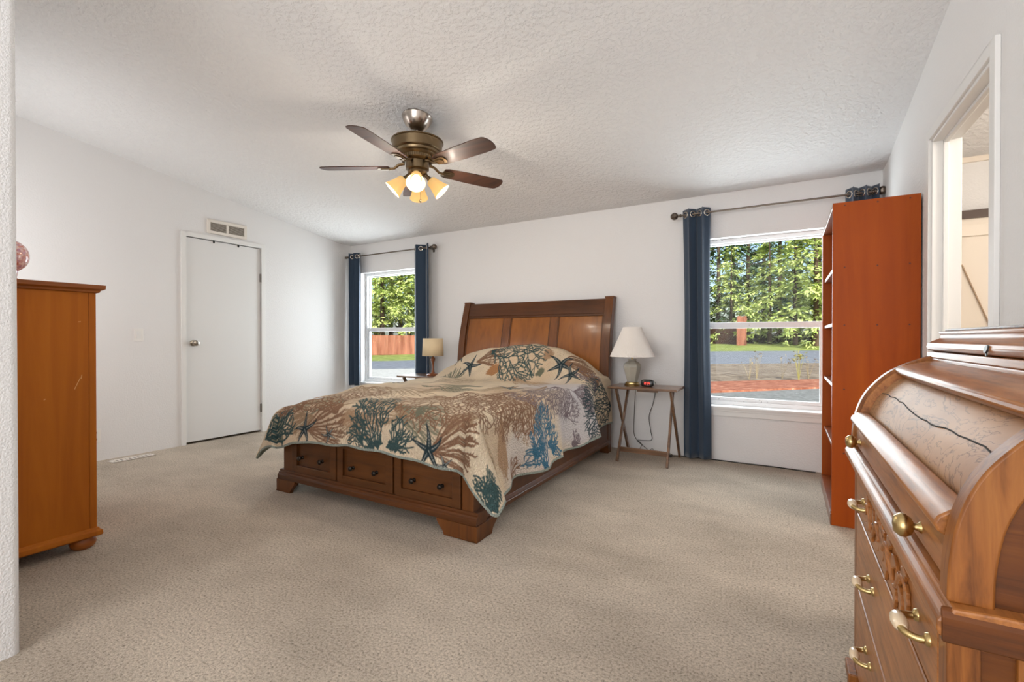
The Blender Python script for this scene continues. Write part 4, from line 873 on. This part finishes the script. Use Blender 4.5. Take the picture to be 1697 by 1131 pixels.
b.build('carving', M['oak'], dtop, bevel=.0012, label='carved scrolling leaf ornament')

# ------------------------------------------------------------------ outdoors
GZ = -.6
def ground_mat(name, c1, c2, scale, bstr=.4, dist=.03, c3=None, s2=None):
    m = mat(name, c1, .95, spec=.2); t_ = noise(m, scale, 4, .65); r_ = ramp(m, t_.outputs['Fac'], [(.35, c1), (.65, c2)]+([(.72, c3)] if c3 else [])); setcol(m, r_.outputs[0]); bump(m, t_.outputs['Fac'], bstr, dist); return m
M['asphalt'] = ground_mat('asphalt', srgb(120, 120, 116), srgb(150, 150, 146), 6)
M['road'] = ground_mat('road_asphalt', srgb(112, 116, 124), srgb(136, 140, 148), 3)
M['mulch'] = ground_mat('red_mulch', srgb(140, 82, 62), srgb(190, 128, 102), 4, .8, .06, srgb(222, 190, 166))
M['soil'] = ground_mat('bare_soil', srgb(104, 88, 74), srgb(168, 152, 132), 2.6, .9, .12)
M['grass'] = ground_mat('lawn', srgb(104, 122, 50), srgb(166, 172, 98), 1.6, .9, .08)
M['gravel'] = ground_mat('pale_gravel', srgb(176, 174, 168), srgb(206, 204, 198), 5, .5, .03)
def patch(name, pts, m_, label, cat, th=.05):
    n_ = len(pts); b = MB(); b.add([(x, y, z-th) for x, y, z in pts]+pts, [tuple(range(n_))[::-1], tuple(range(n_, 2*n_))]+[(i, (i+1) % n_, n_+(i+1) % n_, n_+i) for i in range(n_)])
    return struct(b.build(name, m_), label, cat)
patch('ground', [(-160, 4.6, GZ-.03), (120, 4.6, GZ-.03), (120, 260, GZ-.03), (-160, 260, GZ-.03)], M['asphalt'], 'grey asphalt yard outside the house', 'ground', .3)
def strip(name, near, far, m_, label, cat, th=.12):
    n_ = len(near); b = MB(); top = near+far; b.add(top+[(x, y, z-th) for x, y, z in top], [(i, i+1, n_+i+1, n_+i) for i in range(n_-1)]+[(2*n_+i, 3*n_+i, 3*n_+i+1, 2*n_+i+1) for i in range(n_-1)]+[(i, 2*n_+i, 2*n_+i+1, i+1) for i in range(n_-1)]+[(n_+i, n_+i+1, 3*n_+i+1, 3*n_+i) for i in range(n_-1)]+[(0, n_, 3*n_, 2*n_), (n_-1, 3*n_-1, 4*n_-1, 2*n_-1)])
    return struct(b.build(name, m_), label, cat)
LA = [(-4.5, 13.2, GZ+.03), (-2.0, 15.4, GZ+.03), (1.0, 18.6, GZ+.03), (9, 25.0, GZ+.03)]
LB = [(-5.2, 16.6, GZ+.03), (-2.46, 18.8, GZ+.03), (1.2, 22.1, GZ+.03), (9.5, 29.5, GZ+.03)]
LC = [(-9.5, 26.6, GZ+.01), (-4.16, 31.6, GZ+.01), (2.0, 36.9, GZ+.01), (12, 44.8, GZ+.01)]
strip('mulch_bed', LA, LB, M['mulch'], 'red bark mulch strip beyond the asphalt', 'mulch bed')
strip('soil_bed', LB, LC, M['soil'], 'bare brown soil bed between mulch and road', 'soil', .1)
strip('gravel_drive', [(-60, -24, GZ-.01), (-12, 3.4+5, GZ-.01), (-9.6, 8, GZ-.01)], [(-60, -22.2, GZ-.01), (-18.2, 18.3, GZ-.01), (-9.6, 26.4, GZ-.01)], M['gravel'], 'pale gravel drive before the left window', 'gravel')
RN = [(-60, -22, GZ+.02), (-18.2, 18.5, GZ+.02), (-4.16, 31.7, GZ+.02), (2.0, 37.0, GZ+.02), (20, 52, GZ+.02)]
RF = [(-66, -16, GZ+.02), (-24.2, 24.5, GZ+.02), (-5.3, 40.5, -.02), (2.5, 46.0, .02), (18, 60, .1)]
GF = [(-74, -8, GZ+.03), (-32.7, 33.0, GZ+.03), (-6.4, 52.0, .42), (2.9, 58.0, .56), (15, 76, .8)]
WF = [(-150, 60, 0), (-90, 110, .6), (-30, 150, 1.5), (10, 160, 2.0), (60, 160, 2.4)]
strip('road', RN, RF, M['road'], 'grey road crossing beyond the soil bed', 'road')
strip('grass_verge', RF, GF, M['grass'], 'green grass strip beyond the road', 'grass')
strip('woodland_floor', GF, WF, ground_mat('forest_floor', srgb(70, 74, 44), srgb(120, 116, 74), 2), 'dim ground under the trees beyond the grass', 'ground')
# fences
def plank_mat(name, c1, c2):
    m = mat(name, c1, .85, spec=.2); t_ = noise(m, 2.2, 3, .6, (1, 1, .12)); setcol(m, ramp(m, t_.outputs['Fac'], [(.35, c1), (.65, c2)]).outputs[0]); return m
M['cedar'] = plank_mat('cedar_boards', srgb(136, 84, 66), srgb(180, 122, 100)); M['cedarshade'] = plank_mat('shaded_cedar_boards', srgb(84, 60, 52), srgb(112, 84, 72))  # the darker boards have the trees' shade put into their colour
def fence(A, B, z0, h, m_, label, bw=.14):
    A = Vector((*A, 0)); B = Vector((*B, 0)); L = (B-A).length; d = (B-A)/L; nn = Vector((-d.y, d.x, 0)); t = thing('board_fence', label, 'fence', (A.x, A.y, z0))
    b = MB(); rg = random.Random(2)
    k = int(L/bw)
    for i in range(k):
        p = A+d*(i+.5)*bw; jt = rg.uniform(-.02, .02); b.obox((p.x, p.y, z0), (p.x, p.y, z0+h+jt), bw-.012, .025, tuple(d))
    b.build('boards', m_, t, recalc=False)
    for z in (.35, h-.3):
        b = MB(); p = A+nn*.035; q = B+nn*.035; b.obox((p.x, p.y, z0+z), (q.x, q.y, z0+z), .09, .04, (0, 0, 1)); b.build('rail', m_, t)
    for i in range(int(L/2.4)+1):
        p = A+d*min(i*2.4, L)+nn*.08; MB().box(p.x-.05, p.y-.05, z0, p.x+.05, p.y+.05, z0+h-.05).build('post', m_, t)
    return t
fence((-40, 24.0), (-26.5, 39.5), GZ+.05, 1.86, M['cedar'], 'long reddish board fence beyond the road in the left window')
fence((-4.05, 50.0), (-3.25, 50.4), .25, 2.9, M['cedar'], 'narrow sunlit end of a reddish fence in the right window')
fence((-9.5, 57.0), (-4.2, 51.5), .3, 2.3, M['cedarshade'], 'board fence with shade painted in as dark brown, left of the sunlit fence end', .16)
# trees
M['bark'] = plank_mat('bark', srgb(70, 56, 46), srgb(104, 88, 74))
def leaf_mat(name, c1, c2):
    m = bpy.data.materials.new(name); m.use_nodes = True; n, l, b_ = nodes(m); b_.inputs['Roughness'].default_value = .7; b_.inputs['Specular IOR Level'].default_value = .2
    t_ = noise(m, 1.1, 3, .6); setcol(m, ramp(m, t_.outputs['Fac'], [(.35, c1), (.66, c2)]).outputs[0]); b_.inputs['Transmission Weight'].default_value = 0; return m
M['leafA'] = leaf_mat('fir_needles', srgb(92, 118, 66), srgb(142, 160, 92)); M['leafB'] = leaf_mat('bright_needles', srgb(158, 180, 92), srgb(214, 220, 144)); M['leafC'] = leaf_mat('dark_needles', srgb(66, 94, 68), srgb(104, 130, 92))
def tree_mesh(seed, H, Rm, z0, m_, dens=1.0, size=1.0, lev=.42, nb_=5):
    rg = np.random.default_rng(seed); V = []; 
    for z in np.arange(z0, H, lev):
        fr_ = (z-z0)/(H-z0); Lb = Rm*(1-fr_)**.75+.25
        for k in range(nb_):
            az = rg.uniform(0, 2*math.pi); L = Lb*rg.uniform(.6, 1.1); dr = rg.uniform(.22, .5); up = rg.uniform(-.05, .25)
            nn_ = int(L*11*dens)
            u = rg.uniform(.12, 1, nn_)**.8
            cx_ = u*L*math.cos(az); cy_ = u*L*math.sin(az); cz_ = z+u*L*up-dr*(u**2)*L
            lat = rg.normal(0, .22, nn_)*(1.05-.45*u)*min(1.5, L*.45); cx_ += -math.sin(az)*lat; cy_ += math.cos(az)*lat; cz_ += -np.abs(lat)*.3+rg.normal(0, .09, nn_)
            ln = rg.uniform(.22, .5, nn_)*size; wd = ln*rg.uniform(.3, .5, nn_)
            da = az+rg.normal(0, .7, nn_)+np.sign(lat)*.5; dz = rg.uniform(-.95, .1, nn_); dn = np.sqrt(1+dz*dz)
            D = np.stack([np.cos(da)/dn, np.sin(da)/dn, dz/dn], 1); Sd = np.stack([-np.sin(da), np.cos(da), rg.normal(0, .5, nn_)], 1); Sd /= np.linalg.norm(Sd, axis=1, keepdims=True)
            C0 = np.stack([cx_, cy_, cz_], 1)
            V.append(np.stack([C0, C0+D*ln[:, None]*.45+Sd*wd[:, None]*.5, C0+D*ln[:, None], C0+D*ln[:, None]*.45-Sd*wd[:, None]*.5], 1))
    V = np.concatenate(V).reshape(-1, 3); q = np.arange(len(V), dtype=np.int32)
    me = bpy.data.meshes.new('foliage'); me.vertices.add(len(V)); me.vertices.foreach_set('co', V.reshape(-1).astype(np.float32)); nq = len(V)//4
    me.loops.add(nq*4); me.loops.foreach_set('vertex_index', q); me.polygons.add(nq); me.polygons.foreach_set('loop_start', np.arange(nq, dtype=np.int32)*4); me.polygons.foreach_set('loop_total', np.full(nq, 4, np.int32)); me.update(); me.materials.append(m_)
    b = MB(); b.tube([(0, 0, -.3), (.05, 0, H*.3), (0, .05, H*.7), (0, 0, H*.97)], [.30, .22, .12, .02], 10)
    rg2 = random.Random(seed)
    for z in np.arange(z0*.6, H*.75, .6):
        az = rg2.uniform(0, 6.28); L = Rm*.7*(1-z/H); b.tube([(0, 0, z), (L*.5*math.cos(az), L*.5*math.sin(az), z+.05*L), (L*math.cos(az), L*math.sin(az), z-.2*L)], [.05, .03, .012], 5)
    tm = bpy.data.meshes.new('trunk'); tm.from_pydata(b.v, [], b.f); tm.materials.append(M['bark'])
    return me, tm
TV = {'A': tree_mesh(1, 22, 5.0, 3.0, M['leafA'], .75, 1.7, .75, 4), 'B': tree_mesh(2, 17, 6.0, 2.0, M['leafB'], 1.0, 1.6, .8, 4), 'C': tree_mesh(3, 24, 5.4, 4.2, M['leafC'], .6, 1.7, .9, 4), 'D': tree_mesh(4, 19, 5.2, 3.4, M['leafB'], 1.0, 1.4, .65, 5)}
KIND = {'A': 'mid green conifer', 'B': 'bright yellow-green low conifer', 'C': 'dark green tall conifer', 'D': 'bright green conifer'}
def tree(kind, x, y, z, s, rot, where):
    fo, tr = TV[kind]; t = thing('conifer_tree', KIND[kind]+' '+where, 'tree', (x, y, z), 'conifers outside the windows'); t.rotation_euler.z = rot; t.scale = (s, s, s)
    for me_, nm in ((tr, 'trunk'), (fo, 'foliage')):
        o = bpy.data.objects.new(nm, me_); COL.objects.link(o); o.parent = t
    return t
def dirpt(px, y):
    an = math.atan((px-848.5)/778)-R(30.3); return (y*math.tan(an), y)
TREES = [('D', 634, 40, -.4, 1.0, 'behind the fence, left in the left window'), ('D', 664, 43, -.4, 1.05, 'behind the fence, middle of the left window'), ('A', 648, 50, -.2, 1.1, 'farther back in the middle of the left window'),
         ('D', 692, 42, -.3, 1.0, 'behind the fence, beside the navy curtain of the left window'), ('C', 622, 52, -.2, 1.0, 'farther back at the left side of the left window'), ('C', 678, 54, -.2, 1.1, 'farther back right in the left window'),
         ('A', 1190, 60, .5, 1.0, 'above the dark fence at the left of the right window'), ('C', 1214, 66, .6, 1.05, 'behind the sunlit fence end in the right window'), ('C', 1240, 62, .6, 1.0, 'in the back row left of centre of the right window'), ('A', 1266, 70, .7, 1.1, 'in the back row at the centre of the right window'),
         ('B', 1275, 54, .55, .72, 'in front at the centre of the right window'), ('B', 1212, 55, .5, .62, 'in front behind the fence end of the right window'), ('C', 1292, 64, .7, 1.1, 'in the back row right of centre of the right window'), ('B', 1318, 53, .6, .8, 'in front right of centre of the right window'),
         ('A', 1324, 68, .8, 1.05, 'in the back row toward the bookshelf in the right window'), ('B', 1352, 52, .6, .95, 'in front beside the bookshelf edge in the right window'), ('B', 1396, 56, .6, .9, 'behind the bookshelf, its near branches at the right window edge'), ('A', 1418, 60, .8, 1.1, 'farther back behind the bookshelf'), ('D', 585, 42, -.4, 1.0, 'behind the fence, at the far left frame of the left window'), ('C', 1356, 66, .8, 1.1, 'in the back row behind the bookshelf edge'), ('A', 1168, 62, .4, 1.0, 'behind the navy curtain edge of the right window')]
rg = random.Random(9)
for k, px, y, z, s, wh in TREES:
    x, y = dirpt(px, y) if px > 800 else (dirpt(px, y*.96)); tree(k, x, y, z, s, rg.uniform(0, 6.28), wh)
# low dark brush in front of the trunks and dry weeds in the soil
def bush_mesh(seed, m_, n_=700, sx=1.6, sz=.9):
    rg = np.random.default_rng(seed); a = rg.uniform(0, 2*math.pi, n_); r_ = np.sqrt(rg.uniform(0, 1, n_)); C = np.stack([sx*r_*np.cos(a), .8*r_*np.sin(a), sz*rg.uniform(0, 1, n_)*(1-.5*r_**2)], 1)
    D = rg.normal(0, 1, (n_, 3)); D /= np.linalg.norm(D, axis=1, keepdims=True); E = rg.normal(0, 1, (n_, 3)); E -= D*(E*D).sum(1, keepdims=True); E /= np.linalg.norm(E, axis=1, keepdims=True); L = rg.uniform(.15, .35, (n_, 1))
    V = np.stack([C, C+D*L*.5+E*L*.2, C+D*L, C+D*L*.5-E*L*.2], 1).reshape(-1, 3); me = bpy.data.meshes.new('brush'); me.from_pydata(V.tolist(), [], [(4*i, 4*i+1, 4*i+2, 4*i+3) for i in range(n_)]); me.materials.append(m_); return me
BM = bush_mesh(5, leaf_mat('dark_brush', srgb(64, 60, 48), srgb(104, 98, 74)))
for i, (px, y) in enumerate(((1246, 57), (1272, 58), (1298, 57), (1326, 58), (1354, 57))):
    x, y = dirpt(px, y); o = bpy.data.objects.new('brush', BM); COL.objects.link(o); o.location = (x, y, .5); o.rotation_euler.z = i*1.3; o.scale = (1, 1, 1.2)
    tag(o, ['dark brush clump right of the sunlit fence end', 'dark brush clump at the centre below the trees', 'dark brush clump right of centre below the trees', 'dark brush clump below the bright front conifer', 'dark brush clump beside the bookshelf edge'][i], 'shrub', 'brush under the trees')
MW = leaf_mat('dry_weed', srgb(150, 134, 104), srgb(184, 170, 134)); MY = leaf_mat('yellow_weed', srgb(140, 138, 72), srgb(176, 168, 96))
for i, (px, y, h, m_, lab) in enumerate(((1242, 20.5, .9, MW, 'thin dry weed left of centre in the soil bed'), (1254, 21, 1.15, MW, 'taller thin dry weed at the centre of the soil bed'), (1296, 21.5, 1.0, MW, 'thin dry weed beside the yellow-green weed'), (1324, 21, 1.25, MY, 'yellow-green leafy weed in the soil bed'), (1340, 22, .9, MW, 'dry weed nearest the bookshelf in the soil bed'))):
    x, y = dirpt(px, y); rg = random.Random(i); b = MB()
    for k in range(9 if m_ is MY else 5):
        a = rg.uniform(0, 6.28); sp = rg.uniform(.05, .35); pts = [(x, y, GZ), (x+sp*.5*math.cos(a), y+sp*.5*math.sin(a), GZ+h*.55), (x+sp*math.cos(a), y+sp*math.sin(a), GZ+h*rg.uniform(.7, 1))]
        b.tube(pts, [.008, .006, .003], 5)
        for q in range(9 if m_ is MY else 3):
            f = rg.uniform(.35, 1); c0 = Vector(pts[1]).lerp(Vector(pts[2]), f); dd = Vector((rg.uniform(-1, 1), rg.uniform(-1, 1), rg.uniform(-.2, .6))).normalized()*.12; ss = Vector((-dd.y, dd.x, .03)).normalized()*.03
            b.add([c0, c0+dd*.5+ss, c0+dd, c0+dd*.5-ss], [(0, 1, 2, 3)])
    tag(b.build('weed_plant', m_, recalc=False), lab, 'plant', 'weeds in the soil bed')
